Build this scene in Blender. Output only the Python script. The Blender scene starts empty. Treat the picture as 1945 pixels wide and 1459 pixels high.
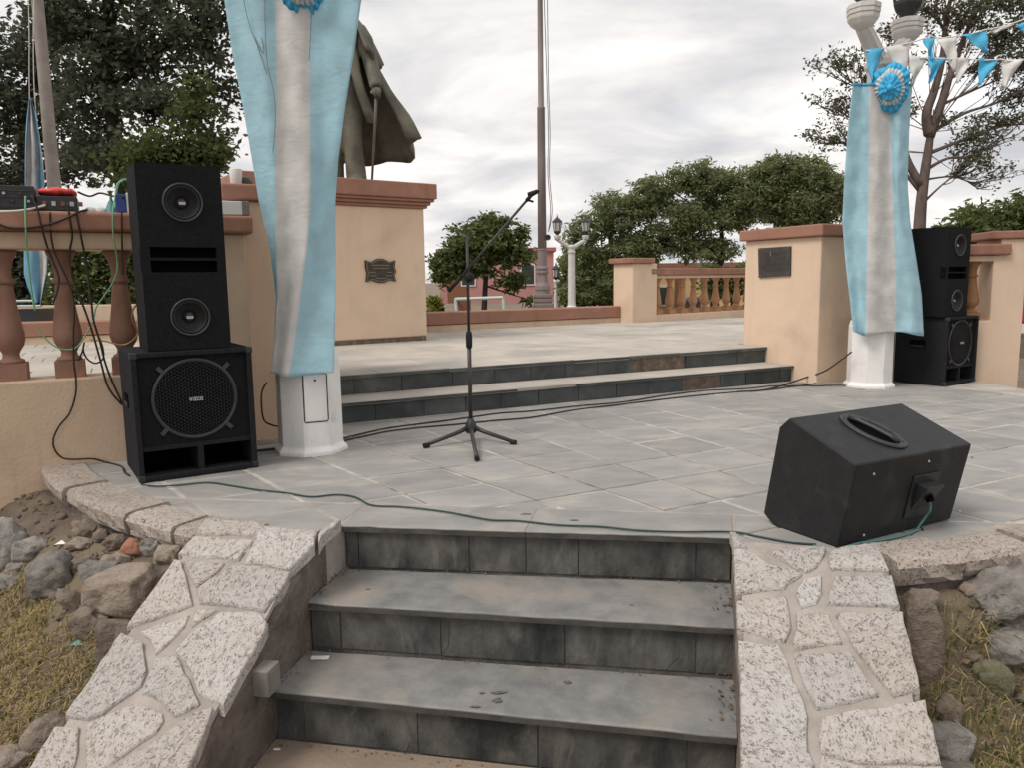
import bpy, math, random
import numpy as np
from mathutils import Vector, Matrix, noise
PI = math.pi
RND = random.Random(11)
S = bpy.context.scene
COL = S.collection

# ------------------------------------------------------------------ camera
FPX, PW, PH = 1461.0, 1945, 1459
CX, CY = PW/2, PH/2
HOR, ROLL, CH = 535.0, 0.014, 1.05
pitch = math.atan((CY-HOR)/FPX)
FWD = Vector((0, math.cos(pitch), -math.sin(pitch)))
UP0 = Vector((0, math.sin(pitch), math.cos(pitch)))
c_, s_ = math.cos(ROLL), math.sin(ROLL)
RGT = Vector((1, 0, 0))*c_ - UP0*s_
UPV = Vector((1, 0, 0))*s_ + UP0*c_
CAM = Vector((0, 0, CH))
cd = bpy.data.cameras.new('camera')
cd.sensor_width = 36.0
cd.lens = 36.0*FPX/PW
cd.clip_start, cd.clip_end = 0.05, 6000
cam = bpy.data.objects.new('camera', cd)
COL.objects.link(cam)
cam.matrix_world = Matrix(((RGT.x, UPV.x, -FWD.x, CAM.x), (RGT.y, UPV.y, -FWD.y, CAM.y), (RGT.z, UPV.z, -FWD.z, CAM.z), (0, 0, 0, 1)))
S.camera = cam

# ------------------------------------------------------------------ sky, sun, exposure
SUN_AZ, SUN_EL = math.radians(235), math.radians(52)      # compass angle from +Y clockwise: behind left of the camera
W = bpy.data.worlds.new('World'); S.world = W; W.use_nodes = True
nt = W.node_tree; N = nt.nodes; L = nt.links
for n in list(N): N.remove(n)
out = N.new('ShaderNodeOutputWorld')
sky = N.new('ShaderNodeTexSky'); sky.sky_type = 'NISHITA'; sky.sun_disc = False
sky.sun_elevation = SUN_EL; sky.sun_rotation = SUN_AZ; sky.air_density = 1.0; sky.dust_density = 1.5
b1 = N.new('ShaderNodeBackground'); b1.inputs['Strength'].default_value = 0.12
L.new(sky.outputs[0], b1.inputs['Color'])
tc = N.new('ShaderNodeTexCoord')
sep = N.new('ShaderNodeSeparateXYZ'); L.new(tc.outputs['Generated'], sep.inputs[0])
az = N.new('ShaderNodeMath'); az.operation = 'MAXIMUM'; az.inputs[1].default_value = 0.0; L.new(sep.outputs['Z'], az.inputs[0])
ad = N.new('ShaderNodeMath'); ad.operation = 'ADD'; ad.inputs[1].default_value = 0.16; L.new(az.outputs[0], ad.inputs[0])
dx = N.new('ShaderNodeMath'); dx.operation = 'DIVIDE'; L.new(sep.outputs['X'], dx.inputs[0]); L.new(ad.outputs[0], dx.inputs[1])
dy = N.new('ShaderNodeMath'); dy.operation = 'DIVIDE'; L.new(sep.outputs['Y'], dy.inputs[0]); L.new(ad.outputs[0], dy.inputs[1])
cmb = N.new('ShaderNodeCombineXYZ'); L.new(dx.outputs[0], cmb.inputs[0]); L.new(dy.outputs[0], cmb.inputs[1])
n1 = N.new('ShaderNodeTexNoise'); n1.inputs['Scale'].default_value = 1.25; n1.inputs['Detail'].default_value = 6; n1.inputs['Roughness'].default_value = 0.55; n1.inputs['Distortion'].default_value = 0.4
L.new(cmb.outputs[0], n1.inputs['Vector'])
r1 = N.new('ShaderNodeValToRGB')
r1.color_ramp.elements[0].position = 0.33; r1.color_ramp.elements[0].color = (0.56, 0.565, 0.60, 1)
r1.color_ramp.elements[1].position = 0.62; r1.color_ramp.elements[1].color = (1.0, 0.965, 0.93, 1)
e = r1.color_ramp.elements.new(0.48); e.color = (0.77, 0.75, 0.745, 1)
L.new(n1.outputs['Fac'], r1.inputs['Fac'])
b2 = N.new('ShaderNodeBackground'); b2.inputs['Strength'].default_value = 0.71
L.new(r1.outputs['Color'], b2.inputs['Color'])
n2 = N.new('ShaderNodeTexNoise'); n2.inputs['Scale'].default_value = 0.7; n2.inputs['Detail'].default_value = 5
L.new(cmb.outputs[0], n2.inputs['Vector'])
r2 = N.new('ShaderNodeMapRange'); r2.inputs[1].default_value = 0.30; r2.inputs[2].default_value = 0.44; r2.inputs[3].default_value = 0.72; r2.inputs[4].default_value = 1.0
L.new(n2.outputs['Fac'], r2.inputs[0])
mx = N.new('ShaderNodeMixShader')
L.new(r2.outputs[0], mx.inputs[0]); L.new(b1.outputs[0], mx.inputs[1]); L.new(b2.outputs[0], mx.inputs[2])
L.new(mx.outputs[0], out.inputs['Surface'])

sl = bpy.data.lights.new('sun', 'SUN'); sl.energy = 1.5; sl.angle = math.radians(24); sl.color = (1.0, 0.94, 0.86)
sun = bpy.data.objects.new('sun', sl); COL.objects.link(sun)
sd = Vector((math.sin(SUN_AZ)*math.cos(SUN_EL), math.cos(SUN_AZ)*math.cos(SUN_EL), math.sin(SUN_EL)))
sun.rotation_euler = sd.to_track_quat('Z', 'Y').to_euler(); sun.location = sd*60
S.view_settings.view_transform = 'Standard'; S.view_settings.look = 'None'
S.view_settings.exposure = 0.66; S.view_settings.gamma = 1.0; S.view_settings.use_curve_mapping = False

# ------------------------------------------------------------------ measuring helpers (photo pixel -> point on a real plane)
def ray(x, y): return FWD + RGT*((x-CX)/FPX) + UPV*((CY-y)/FPX)
def G(x, y, z=0.0):
    d = ray(x, y); return CAM + d*((z-CH)/d.z)
def D(x, y, Y):
    d = ray(x, y); return CAM + d*(Y/d.y)
def PLN(x, y, p, n):
    d = ray(x, y); return CAM + d*((Vector(p)-CAM).dot(n)/d.dot(n))

# monument frame: u runs along the rear steps, v runs back from them
AU = math.radians(26.8)
L0 = Vector((-1.29, 5.74, 0)); U = Vector((math.cos(AU), math.sin(AU), 0)); V = Vector((-math.sin(AU), math.cos(AU), 0))
def P(u, v, z=0.0): return L0 + U*u + V*v + Vector((0, 0, z))
def uv_of(p):
    q = Vector(p)-L0; return q.dot(U), q.dot(V)

# ------------------------------------------------------------------ materials
MATS = {}
def mat(name, col, col2=None, rough=0.8, nscale=5.0, lo=0.35, hi=0.65, detail=6, bump=0.2, bscale=60.0, bdist=0.01, metal=0.0, rand=0.0, spec=0.3, stretch=(1, 1, 1), col3=None, n3=1.3, lo3=.5, hi3=.7, streak=0.0):
    m = bpy.data.materials.new(name); m.use_nodes = True
    t = m.node_tree; n = t.nodes; l = t.links
    bs = n['Principled BSDF']
    bs.inputs['Roughness'].default_value = rough; bs.inputs['Metallic'].default_value = metal
    bs.inputs['Specular IOR Level'].default_value = spec
    geo = n.new('ShaderNodeNewGeometry')
    mp = n.new('ShaderNodeMapping'); mp.inputs['Scale'].default_value = stretch
    l.new(geo.outputs['Position'], mp.inputs['Vector'])
    cur = None
    if col2 is not None:
        tx = n.new('ShaderNodeTexNoise'); tx.inputs['Scale'].default_value = nscale; tx.inputs['Detail'].default_value = detail; tx.inputs['Roughness'].default_value = 0.62
        l.new(mp.outputs[0], tx.inputs['Vector'])
        mr = n.new('ShaderNodeMapRange'); mr.inputs[1].default_value = lo; mr.inputs[2].default_value = hi
        l.new(tx.outputs['Fac'], mr.inputs[0])
        mi = n.new('ShaderNodeMix'); mi.data_type = 'RGBA'
        mi.inputs[6].default_value = (*col, 1); mi.inputs[7].default_value = (*col2, 1)
        l.new(mr.outputs[0], mi.inputs[0]); cur = mi.outputs[2]
    if col3 is not None:
        tx = n.new('ShaderNodeTexNoise'); tx.inputs['Scale'].default_value = n3; tx.inputs['Detail'].default_value = 5; tx.inputs['Distortion'].default_value = .6
        l.new(mp.outputs[0], tx.inputs['Vector'])
        mr = n.new('ShaderNodeMapRange'); mr.inputs[1].default_value = lo3; mr.inputs[2].default_value = hi3
        l.new(tx.outputs['Fac'], mr.inputs[0])
        mi = n.new('ShaderNodeMix'); mi.data_type = 'RGBA'; mi.inputs[7].default_value = (*col3, 1)
        l.new(cur, mi.inputs[6]); l.new(mr.outputs[0], mi.inputs[0]); cur = mi.outputs[2]
    if streak > 0:                                   # rain streaks and scuffs
        ms = n.new('ShaderNodeMapping'); ms.inputs['Scale'].default_value = (3.5, 3.5, .6); l.new(geo.outputs['Position'], ms.inputs['Vector'])
        tx = n.new('ShaderNodeTexNoise'); tx.inputs['Scale'].default_value = 1.6; tx.inputs['Detail'].default_value = 7; tx.inputs['Roughness'].default_value = .7; l.new(ms.outputs[0], tx.inputs['Vector'])
        tz = n.new('ShaderNodeTexNoise'); tz.inputs['Scale'].default_value = 26; tz.inputs['Detail'].default_value = 6; tz.inputs['Roughness'].default_value = .75; l.new(geo.outputs['Position'], tz.inputs['Vector'])
        mr = n.new('ShaderNodeMapRange'); mr.inputs[1].default_value = .52; mr.inputs[2].default_value = .74; mr.inputs[3].default_value = 1; mr.inputs[4].default_value = 1-streak; l.new(tx.outputs['Fac'], mr.inputs[0])
        mz = n.new('ShaderNodeMapRange'); mz.inputs[1].default_value = .60; mz.inputs[2].default_value = .72; mz.inputs[3].default_value = 1; mz.inputs[4].default_value = 1-streak*1.2; l.new(tz.outputs['Fac'], mz.inputs[0])
        mm_ = n.new('ShaderNodeMath'); mm_.operation = 'MULTIPLY'; l.new(mr.outputs[0], mm_.inputs[0]); l.new(mz.outputs[0], mm_.inputs[1])
        vm = n.new('ShaderNodeVectorMath'); vm.operation = 'SCALE'; l.new(cur, vm.inputs[0]); l.new(mm_.outputs[0], vm.inputs['Scale']); cur = vm.outputs[0]
    if rand > 0:
        oi = n.new('ShaderNodeObjectInfo')
        mr = n.new('ShaderNodeMapRange'); mr.inputs[3].default_value = 1-rand; mr.inputs[4].default_value = 1+rand
        l.new(oi.outputs['Random'], mr.inputs[0])
        vm = n.new('ShaderNodeVectorMath'); vm.operation = 'SCALE'
        if cur is None: vm.inputs[0].default_value = col
        else: l.new(cur, vm.inputs[0])
        l.new(mr.outputs[0], vm.inputs['Scale']); cur = vm.outputs[0]
    if cur is None: bs.inputs['Base Color'].default_value = (*col, 1)
    else: l.new(cur, bs.inputs['Base Color'])
    if bump > 0:
        tb = n.new('ShaderNodeTexNoise'); tb.inputs['Scale'].default_value = bscale; tb.inputs['Detail'].default_value = 8; tb.inputs['Roughness'].default_value = 0.65
        l.new(mp.outputs[0], tb.inputs['Vector'])
        bp = n.new('ShaderNodeBump'); bp.inputs['Strength'].default_value = bump; bp.inputs['Distance'].default_value = bdist
        l.new(tb.outputs['Fac'], bp.inputs['Height']); l.new(bp.outputs[0], bs.inputs['Normal'])
    MATS[name] = m
    return m

def mat_chisel(name, base, base2, pit):
    """hammered pale stone: pits that hold dirt"""
    m = bpy.data.materials.new(name); m.use_nodes = True
    t = m.node_tree; n = t.nodes; l = t.links; bs = n['Principled BSDF']
    bs.inputs['Roughness'].default_value = 0.9; bs.inputs['Specular IOR Level'].default_value = 0.2
    geo = n.new('ShaderNodeNewGeometry'); oi = n.new('ShaderNodeObjectInfo')
    # each stone was tooled in its own direction
    vr = n.new('ShaderNodeVectorRotate'); vr.rotation_type = 'Z_AXIS'
    ml = n.new('ShaderNodeMath'); ml.operation = 'MULTIPLY'; ml.inputs[1].default_value = 6.28
    l.new(oi.outputs['Random'], ml.inputs[0]); l.new(ml.outputs[0], vr.inputs['Angle']); l.new(geo.outputs['Position'], vr.inputs['Vector'])
    mp = n.new('ShaderNodeMapping'); mp.inputs['Scale'].default_value = (1.0, 1.75, 1.4); l.new(vr.outputs[0], mp.inputs['Vector'])
    wob = n.new('ShaderNodeTexNoise'); wob.inputs['Scale'].default_value = 42; wob.inputs['Detail'].default_value = 5; l.new(mp.outputs[0], wob.inputs['Vector'])
    wsc = n.new('ShaderNodeVectorMath'); wsc.operation = 'SCALE'; wsc.inputs['Scale'].default_value = .075; l.new(wob.outputs['Color'], wsc.inputs[0])
    wad = n.new('ShaderNodeVectorMath'); wad.operation = 'ADD'; l.new(mp.outputs[0], wad.inputs[0]); l.new(wsc.outputs[0], wad.inputs[1])
    vo = n.new('ShaderNodeTexVoronoi'); vo.inputs['Scale'].default_value = 60; vo.inputs['Randomness'].default_value = 1.0; l.new(wad.outputs[0], vo.inputs['Vector'])
    sc_v = n.new('ShaderNodeSeparateColor'); l.new(vo.outputs['Color'], sc_v.inputs[0])
    rad = n.new('ShaderNodeMapRange'); rad.inputs[1].default_value = .12; rad.inputs[2].default_value = 1.0; rad.inputs[3].default_value = 0.0; rad.inputs[4].default_value = .36; l.new(sc_v.outputs[0], rad.inputs[0])
    df = n.new('ShaderNodeMath'); df.operation = 'SUBTRACT'; l.new(vo.outputs['Distance'], df.inputs[0]); l.new(rad.outputs[0], df.inputs[1])
    dn = n.new('ShaderNodeMath'); dn.operation = 'MULTIPLY_ADD'; dn.inputs[1].default_value = .8; dn.inputs[2].default_value = .36; l.new(df.outputs[0], dn.inputs[0])
    fine = n.new('ShaderNodeTexNoise'); fine.inputs['Scale'].default_value = 38; fine.inputs['Detail'].default_value = 6; fine.inputs['Roughness'].default_value = .7
    l.new(geo.outputs['Position'], fine.inputs['Vector'])
    pr = n.new('ShaderNodeMapRange'); pr.inputs[1].default_value = 0.24; pr.inputs[2].default_value = 0.46; l.new(dn.outputs[0], pr.inputs[0])
    big = n.new('ShaderNodeTexNoise'); big.inputs['Scale'].default_value = 5; big.inputs['Detail'].default_value = 4; l.new(geo.outputs['Position'], big.inputs['Vector'])
    br = n.new('ShaderNodeMapRange'); br.inputs[1].default_value = 0.36; br.inputs[2].default_value = 0.64; l.new(big.outputs['Fac'], br.inputs[0])
    m1 = n.new('ShaderNodeMix'); m1.data_type = 'RGBA'; m1.inputs[6].default_value = (*base, 1); m1.inputs[7].default_value = (*base2, 1); rr_ = n.new('ShaderNodeMath'); rr_.operation = 'MULTIPLY_ADD'; rr_.inputs[1].default_value = 37.7; rr_.inputs[2].default_value = .31; l.new(oi.outputs['Random'], rr_.inputs[0]); fr_c = n.new('ShaderNodeMath'); fr_c.operation = 'FRACT'; l.new(rr_.outputs[0], fr_c.inputs[0]); av = n.new('ShaderNodeMath'); av.operation = 'MULTIPLY_ADD'; av.inputs[1].default_value = .45; l.new(br.outputs[0], av.inputs[0]); sc_n = n.new('ShaderNodeMath'); sc_n.operation = 'MULTIPLY'; sc_n.inputs[1].default_value = .6; l.new(fr_c.outputs[0], sc_n.inputs[0]); l.new(sc_n.outputs[0], av.inputs[2]); l.new(av.outputs[0], m1.inputs[0])
    m2 = n.new('ShaderNodeMix'); m2.data_type = 'RGBA'; m2.inputs[6].default_value = (*pit, 1); l.new(m1.outputs[2], m2.inputs[7]); l.new(pr.outputs[0], m2.inputs[0])
    mr0 = n.new('ShaderNodeMapRange'); mr0.inputs[3].default_value = .86; mr0.inputs[4].default_value = 1.08; l.new(oi.outputs['Random'], mr0.inputs[0]); gm = n.new('ShaderNodeMapRange'); gm.inputs[1].default_value = .34; gm.inputs[2].default_value = .54; gm.inputs[3].default_value = .80; gm.inputs[4].default_value = 1.04; l.new(fine.outputs['Fac'], gm.inputs[0]); mr = n.new('ShaderNodeMath'); mr.operation = 'MULTIPLY'; l.new(mr0.outputs[0], mr.inputs[0]); l.new(gm.outputs[0], mr.inputs[1])
    vm = n.new('ShaderNodeVectorMath'); vm.operation = 'SCALE'; l.new(m2.outputs[2], vm.inputs[0]); l.new(mr.outputs[0], vm.inputs['Scale'])
    l.new(vm.outputs[0], bs.inputs['Base Color'])
    hr = n.new('ShaderNodeMapRange'); hr.inputs[1].default_value = 0.24; hr.inputs[2].default_value = 0.50; l.new(dn.outputs[0], hr.inputs[0])
    ah = n.new('ShaderNodeMath'); ah.operation = 'MULTIPLY_ADD'; ah.inputs[1].default_value = 2.2; l.new(fine.outputs['Fac'], ah.inputs[0]); l.new(hr.outputs[0], ah.inputs[2])
    bp = n.new('ShaderNodeBump'); bp.inputs['Strength'].default_value = .85; bp.inputs['Distance'].default_value = 0.009
    l.new(ah.outputs[0], bp.inputs['Height']); l.new(bp.outputs[0], bs.inputs['Normal'])
    MATS[name] = m; return m

def mat_leaf(name, ca, cb, trans=0.35):
    m = bpy.data.materials.new(name); m.use_nodes = True
    t = m.node_tree; n = t.nodes; l = t.links
    for x in list(n): n.remove(x)
    o = n.new('ShaderNodeOutputMaterial'); geo = n.new('ShaderNodeNewGeometry')
    mi = n.new('ShaderNodeMix'); mi.data_type = 'RGBA'; mi.inputs[6].default_value = (*ca, 1); mi.inputs[7].default_value = (*cb, 1)
    l.new(geo.outputs['Random Per Island'], mi.inputs[0])
    d = n.new('ShaderNodeBsdfDiffuse'); tr = n.new('ShaderNodeBsdfTranslucent'); mx = n.new('ShaderNodeMixShader'); mx.inputs[0].default_value = trans
    l.new(mi.outputs[2], d.inputs[0]); l.new(mi.outputs[2], tr.inputs[0]); l.new(d.outputs[0], mx.inputs[1]); l.new(tr.outputs[0], mx.inputs[2]); l.new(mx.outputs[0], o.inputs[0])
    MATS[name] = m; return m

def mat_banner(name, blue, white, trans=0.3):
    m = bpy.data.materials.new(name); m.use_nodes = True
    t = m.node_tree; n = t.nodes; l = t.links
    for x in list(n): n.remove(x)
    o = n.new('ShaderNodeOutputMaterial')
    uvn = n.new('ShaderNodeTexCoord'); sp = n.new('ShaderNodeSeparateXYZ'); l.new(uvn.outputs['UV'], sp.inputs[0])
    rp = n.new('ShaderNodeValToRGB'); cr = rp.color_ramp; cr.interpolation = 'LINEAR'
    cr.elements[0].position = .326; cr.elements[0].color = (*blue, 1)
    cr.elements[1].position = .334; cr.elements[1].color = (*white, 1)
    a = cr.elements.new(.664); a.color = (*white, 1)
    a = cr.elements.new(.672); a.color = (*blue, 1)
    l.new(sp.outputs[0], rp.inputs[0])
    ns = n.new('ShaderNodeTexNoise'); ns.inputs['Scale'].default_value = 7; ns.inputs['Detail'].default_value = 6
    geo = n.new('ShaderNodeNewGeometry'); l.new(geo.outputs['Position'], ns.inputs['Vector'])
    mr = n.new('ShaderNodeMapRange'); mr.inputs[1].default_value = .3; mr.inputs[2].default_value = .7; mr.inputs[3].default_value = .88; mr.inputs[4].default_value = 1.06; l.new(ns.outputs['Fac'], mr.inputs[0])
    vm = n.new('ShaderNodeVectorMath'); vm.operation = 'SCALE'; l.new(rp.outputs[0], vm.inputs[0]); l.new(mr.outputs[0], vm.inputs['Scale'])
    d = n.new('ShaderNodeBsdfDiffuse'); tr = n.new('ShaderNodeBsdfTranslucent'); mx = n.new('ShaderNodeMixShader'); mx.inputs[0].default_value = trans
    wr = n.new('ShaderNodeTexNoise'); wr.inputs['Scale'].default_value = 11; wr.inputs['Detail'].default_value = 4; wr.inputs['Distortion'].default_value = 1.2
    mpp = n.new('ShaderNodeMapping'); mpp.inputs['Scale'].default_value = (.7, .7, 1.5); l.new(geo.outputs['Position'], mpp.inputs['Vector']); l.new(mpp.outputs[0], wr.inputs['Vector'])
    bp = n.new('ShaderNodeBump'); bp.inputs['Strength'].default_value = .26; bp.inputs['Distance'].default_value = .022; l.new(wr.outputs['Fac'], bp.inputs['Height'])
    for q in (d, tr): l.new(vm.outputs[0], q.inputs[0]); l.new(bp.outputs[0], q.inputs['Normal'])
    l.new(d.outputs[0], mx.inputs[1]); l.new(tr.outputs[0], mx.inputs[2]); l.new(mx.outputs[0], o.inputs[0])
    MATS[name] = m; return m

mat('slate_floor', (.232, .226, .218), (.298, .288, .274), streak=0, rough=.72, nscale=3.2, bump=.25, bscale=30, bdist=.006, rand=.09, stretch=(1, 1.6, 1), col3=(.345, .325, .296), n3=2.4, lo3=.52, hi3=.68)
mat('terrace_slab', (.38, .35, .31), (.47, .43, .375), rough=.75, nscale=2.5, bump=.25, bscale=25, bdist=.006, rand=.08, col3=(.30, .285, .26), n3=1.0, lo3=.5, hi3=.7)
mat('mortar', (.42, .38, .33), (.27, .24, .21), rough=.95, nscale=9, bump=.5, bscale=50, bdist=.01)
mat('joint', (.47, .44, .40), (.34, .31, .28), rough=.95, nscale=5.0, lo=.4, hi=.6, bump=.5, bscale=40, bdist=.01)
mat('wall_mortar', (.40, .355, .32), (.29, .255, .225), rough=.95, nscale=7, bump=.6, bscale=45, bdist=.015)
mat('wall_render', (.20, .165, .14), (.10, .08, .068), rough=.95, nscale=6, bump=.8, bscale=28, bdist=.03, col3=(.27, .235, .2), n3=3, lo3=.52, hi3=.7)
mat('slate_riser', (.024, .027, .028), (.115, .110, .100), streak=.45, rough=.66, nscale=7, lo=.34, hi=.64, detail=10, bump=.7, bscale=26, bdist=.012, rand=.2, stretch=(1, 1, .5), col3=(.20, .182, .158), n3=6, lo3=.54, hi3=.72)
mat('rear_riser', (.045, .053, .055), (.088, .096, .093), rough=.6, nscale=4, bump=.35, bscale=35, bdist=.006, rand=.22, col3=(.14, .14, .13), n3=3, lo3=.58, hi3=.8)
mat('slate_tread', (.145, .146, .146), (.228, .222, .213), streak=.12, rough=.7, nscale=9, lo=.33, hi=.67, detail=10, bump=.5, bscale=34, bdist=.008, rand=.05, col3=(.265, .235, .205), n3=2.2, lo3=.5, hi3=.72)
mat('crack_dark', (.035, .03, .026), rough=.95, bump=0)
mat('riser_mortar', (.17, .155, .14), (.09, .08, .072), rough=.95, nscale=9, bump=.5, bscale=40)
mat('dark_stain', (.085, .08, .075), (.125, .115, .105), rough=.8, nscale=60)
mat('tread_edge', (.085, .078, .07), (.05, .047, .044), rough=.8, nscale=9, bump=.4, bscale=50)
mat('rubble', (.24, .19, .15), (.12, .095, .075), rough=.95, nscale=14, bump=1, bscale=25, bdist=.03)
mat('stucco', (.68, .52, .39), (.635, .48, .355), streak=.10, rough=.9, nscale=1.8, bump=.35, bscale=70, bdist=.006, col3=(.555, .42, .315), n3=1.7, lo3=.54, hi3=.74)
mat('stucco_low', (.63, .48, .35), (.565, .425, .305), streak=.14, rough=.92, nscale=2.2, bump=.5, bscale=45, bdist=.008, col3=(.475, .35, .25), n3=1.6, lo3=.5, hi3=.72)
mat('terracotta', (.325, .168, .118), (.28, .144, .101), streak=.22, rough=.78, nscale=3, bump=.3, bscale=60, bdist=.005, col3=(.385, .20, .145), n3=4, lo3=.6, hi3=.75)
mat('baluster_paint', (.305, .168, .122), (.25, .136, .099), streak=.2, rough=.8, nscale=5, bump=.3, bscale=60, bdist=.004, col3=(.38, .19, .13), n3=7, lo3=.6, hi3=.75)
mat('baluster_ochre', (.42, .225, .115), (.35, .185, .095), streak=.15, rough=.8, nscale=5, bump=.3, bscale=60, bdist=.004)
mat('white_paint', (.80, .785, .765), (.72, .70, .675), streak=.2, rough=.65, nscale=3, bump=.2, bscale=70, bdist=.004, col3=(.42, .39, .35), n3=6, lo3=.66, hi3=.8)
mat('lamp_white', (.62, .605, .585), (.52, .505, .485), rough=.7, nscale=4, bump=.3, bscale=50, bdist=.005)
mat('carpet_black', (.0085, .009, .0105), (.0145, .015, .017), rough=.95, nscale=60, bump=.6, bscale=260, bdist=.004, spec=.15)
mat('carpet_edge', (.0145, .0148, .017), (.022, .0225, .025), rough=.95, nscale=50, bump=.6, bscale=260, bdist=.004, spec=.15)
mat('black_paint', (.0095, .0095, .0105), (.016, .016, .0175), rough=.6, nscale=18, bump=.45, bscale=150, bdist=.003, spec=.42, col3=(.045, .045, .046), n3=7, lo3=.60, hi3=.85)
mat('port_black', (.003, .003, .0035), rough=.9, bump=0, spec=.05)
mat('black_plastic', (.017, .0175, .0195), rough=.45, bump=.1, bscale=200, spec=.5)
mat('cone_black', (.012, .012, .013), (.02, .02, .021), rough=.6, nscale=20, bump=.1)
mat('surround_rubber', (.035, .036, .039), rough=.5, bump=.1, bscale=90, spec=.5)
mat('badge_grey', (.42, .42, .43), rough=.4, bump=0, metal=.3)
mat('stand_metal', (.028, .024, .024), rough=.42, bump=.1, bscale=120, spec=.5)
mat('rubber_black', (.012, .012, .012), rough=.7, bump=0)
mat('cable_black', (.03, .024, .021), rough=.55, bump=0)
mat('cable_green', (.022, .05, .045), rough=.5, bump=0)
mat('cable_teal', (.075, .21, .21), rough=.5, bump=0)
mat('cable_bright', (.17, .40, .22), rough=.5, bump=0)
mat('cable_ochre', (.32, .25, .12), rough=.5, bump=0)
mat('cable_white', (.6, .58, .54), rough=.5, bump=0)
mat('bronze', (.125, .120, .088), (.080, .078, .058), rough=.62, nscale=5, bump=.45, bscale=30, bdist=.012, metal=.0, spec=.35, col3=(.175, .165, .125), n3=2, lo3=.5, hi3=.75)
mat('plaque_bronze', (.075, .062, .046), (.045, .038, .03), rough=.5, nscale=20, bump=.5, bscale=60, bdist=.006, metal=.3)
mat('plaque_relief', (.19, .165, .135), rough=.5, bump=.2, metal=.3)
mat('plaque_slate', (.05, .044, .042), (.066, .06, .058), rough=.5, nscale=12, bump=.2, bscale=80)
mat('rock_grey', (.345, .32, .298), (.205, .188, .172), streak=.25, rough=.92, nscale=16, bump=1.0, bscale=18, bdist=.045, rand=.18, col3=(.30, .26, .215), n3=6, lo3=.55, hi3=.75)
mat('rock_brown', (.275, .22, .178), (.165, .13, .105), streak=.25, rough=.92, nscale=16, bump=1.0, bscale=18, bdist=.045, rand=.15, col3=(.30, .25, .205), n3=6, lo3=.55, hi3=.75)
mat('rock_tan', (.385, .315, .258), (.27, .22, .178), streak=.25, rough=.92, nscale=16, bump=1.0, bscale=18, bdist=.04, rand=.08)
mat('rock_red', (.31, .145, .095), (.25, .12, .085), rough=.9, nscale=10, bump=.6, bscale=40, bdist=.015)
mat('rock_moss', (.13, .135, .075), (.18, .16, .11), rough=.95, nscale=9, bump=.8, bscale=35, bdist=.02)
mat('soil', (.225, .175, .135), (.145, .112, .088), rough=.97, nscale=7, bump=1.0, bscale=30, bdist=.04, col3=(.235, .19, .125), n3=.9, lo3=.47, hi3=.62)
mat('path_dust', (.29, .225, .17), (.22, .172, .133), rough=.96, nscale=5, bump=.5, bscale=60, bdist=.01)
mat('rosette_blue', (.05, .37, .66), (.065, .44, .74), rough=.75, nscale=9, bump=.3, bscale=40)
mat('rosette_white', (.47, .54, .57), (.58, .62, .63), rough=.8, nscale=9, bump=.3, bscale=40)
mat('pennant_blue', (.075, .40, .66), (.10, .46, .72), rough=.8, nscale=6, bump=.3, bscale=25, bdist=.01)
mat('pennant_white', (.62, .61, .60), (.70, .69, .68), rough=.85, nscale=6, bump=.3, bscale=25, bdist=.01)
mat('hem_blue', (.06, .33, .55), rough=.8, bump=.2)
mat('pole_steel', (.225, .185, .175), (.165, .135, .13), rough=.6, nscale=3, bump=.2, bscale=60, bdist=.004, stretch=(3, 3, .5))
mat('pole_concrete', (.30, .265, .24), (.22, .195, .178), rough=.9, nscale=4, bump=.4, bscale=50, bdist=.006)
mat('lantern_black', (.025, .022, .024), rough=.5, bump=0, spec=.5)
mat('lantern_glass', (.46, .45, .42), rough=.25, bump=0, spec=.5)
mat('bark', (.155, .118, .105), (.095, .072, .064), rough=.95, nscale=8, bump=.8, bscale=25, bdist=.03, stretch=(1, 1, .35))
mat('bark_dark', (.045, .036, .03), (.03, .024, .02), rough=.95, nscale=8, bump=.8, bscale=25, bdist=.03)
mat('pink_wall', (.46, .235, .22), (.41, .205, .195), rough=.9, nscale=1, bump=.2, bscale=20)
mat('pink_dark', (.36, .14, .13), rough=.9, bump=0)
mat('yellow_wall', (.68, .47, .25), (.60, .42, .22), rough=.9, nscale=1, bump=.2, bscale=20)
mat('door_brown', (.20, .09, .05), rough=.7, bump=0)
mat('window_dark', (.03, .035, .04), rough=.2, bump=0, spec=.6)
mat('roof_grey', (.25, .2, .18), rough=.9, bump=.2)
mat('frame_teal', (.48, .56, .52), rough=.5, bump=0)
mat('red_plastic', (.62, .06, .045), (.5, .05, .04), rough=.5, nscale=10, bump=.4, bscale=20, bdist=.01)
mat('white_plastic', (.66, .65, .63), rough=.45, bump=0)
mat('blue_plastic', (.04, .07, .26), rough=.4, bump=0)
mat('green_plastic', (.10, .30, .16), rough=.4, bump=0)
mat('magenta_cloth', (.42, .03, .12), rough=.8, bump=0)
mat('dry_leaf', (.115, .078, .05), (.19, .135, .085), rough=.9, nscale=30, bump=0)
mat('paper_white', (.7, .69, .66), rough=.8, bump=0)
mat('box_grey', (.17, .16, .145), (.22, .2, .18), rough=.75, nscale=12, bump=.3)
mat_chisel('chisel', (.47, .41, .365), (.515, .495, .475), (.31, .27, .24))
mat_chisel('chisel_dark', (.385, .325, .28), (.49, .425, .375), (.15, .118, .095))
mat_leaf('leaf_dark', (.062, .070, .052), (.140, .152, .10), .5)
mat_leaf('leaf_dark_b', (.052, .058, .046), (.125, .135, .092), .45)
mat_leaf('leaf_light', (.060, .080, .032), (.140, .155, .065), .45)
mat_leaf('leaf_olive', (.075, .10, .038), (.20, .235, .092), .5)
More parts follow.
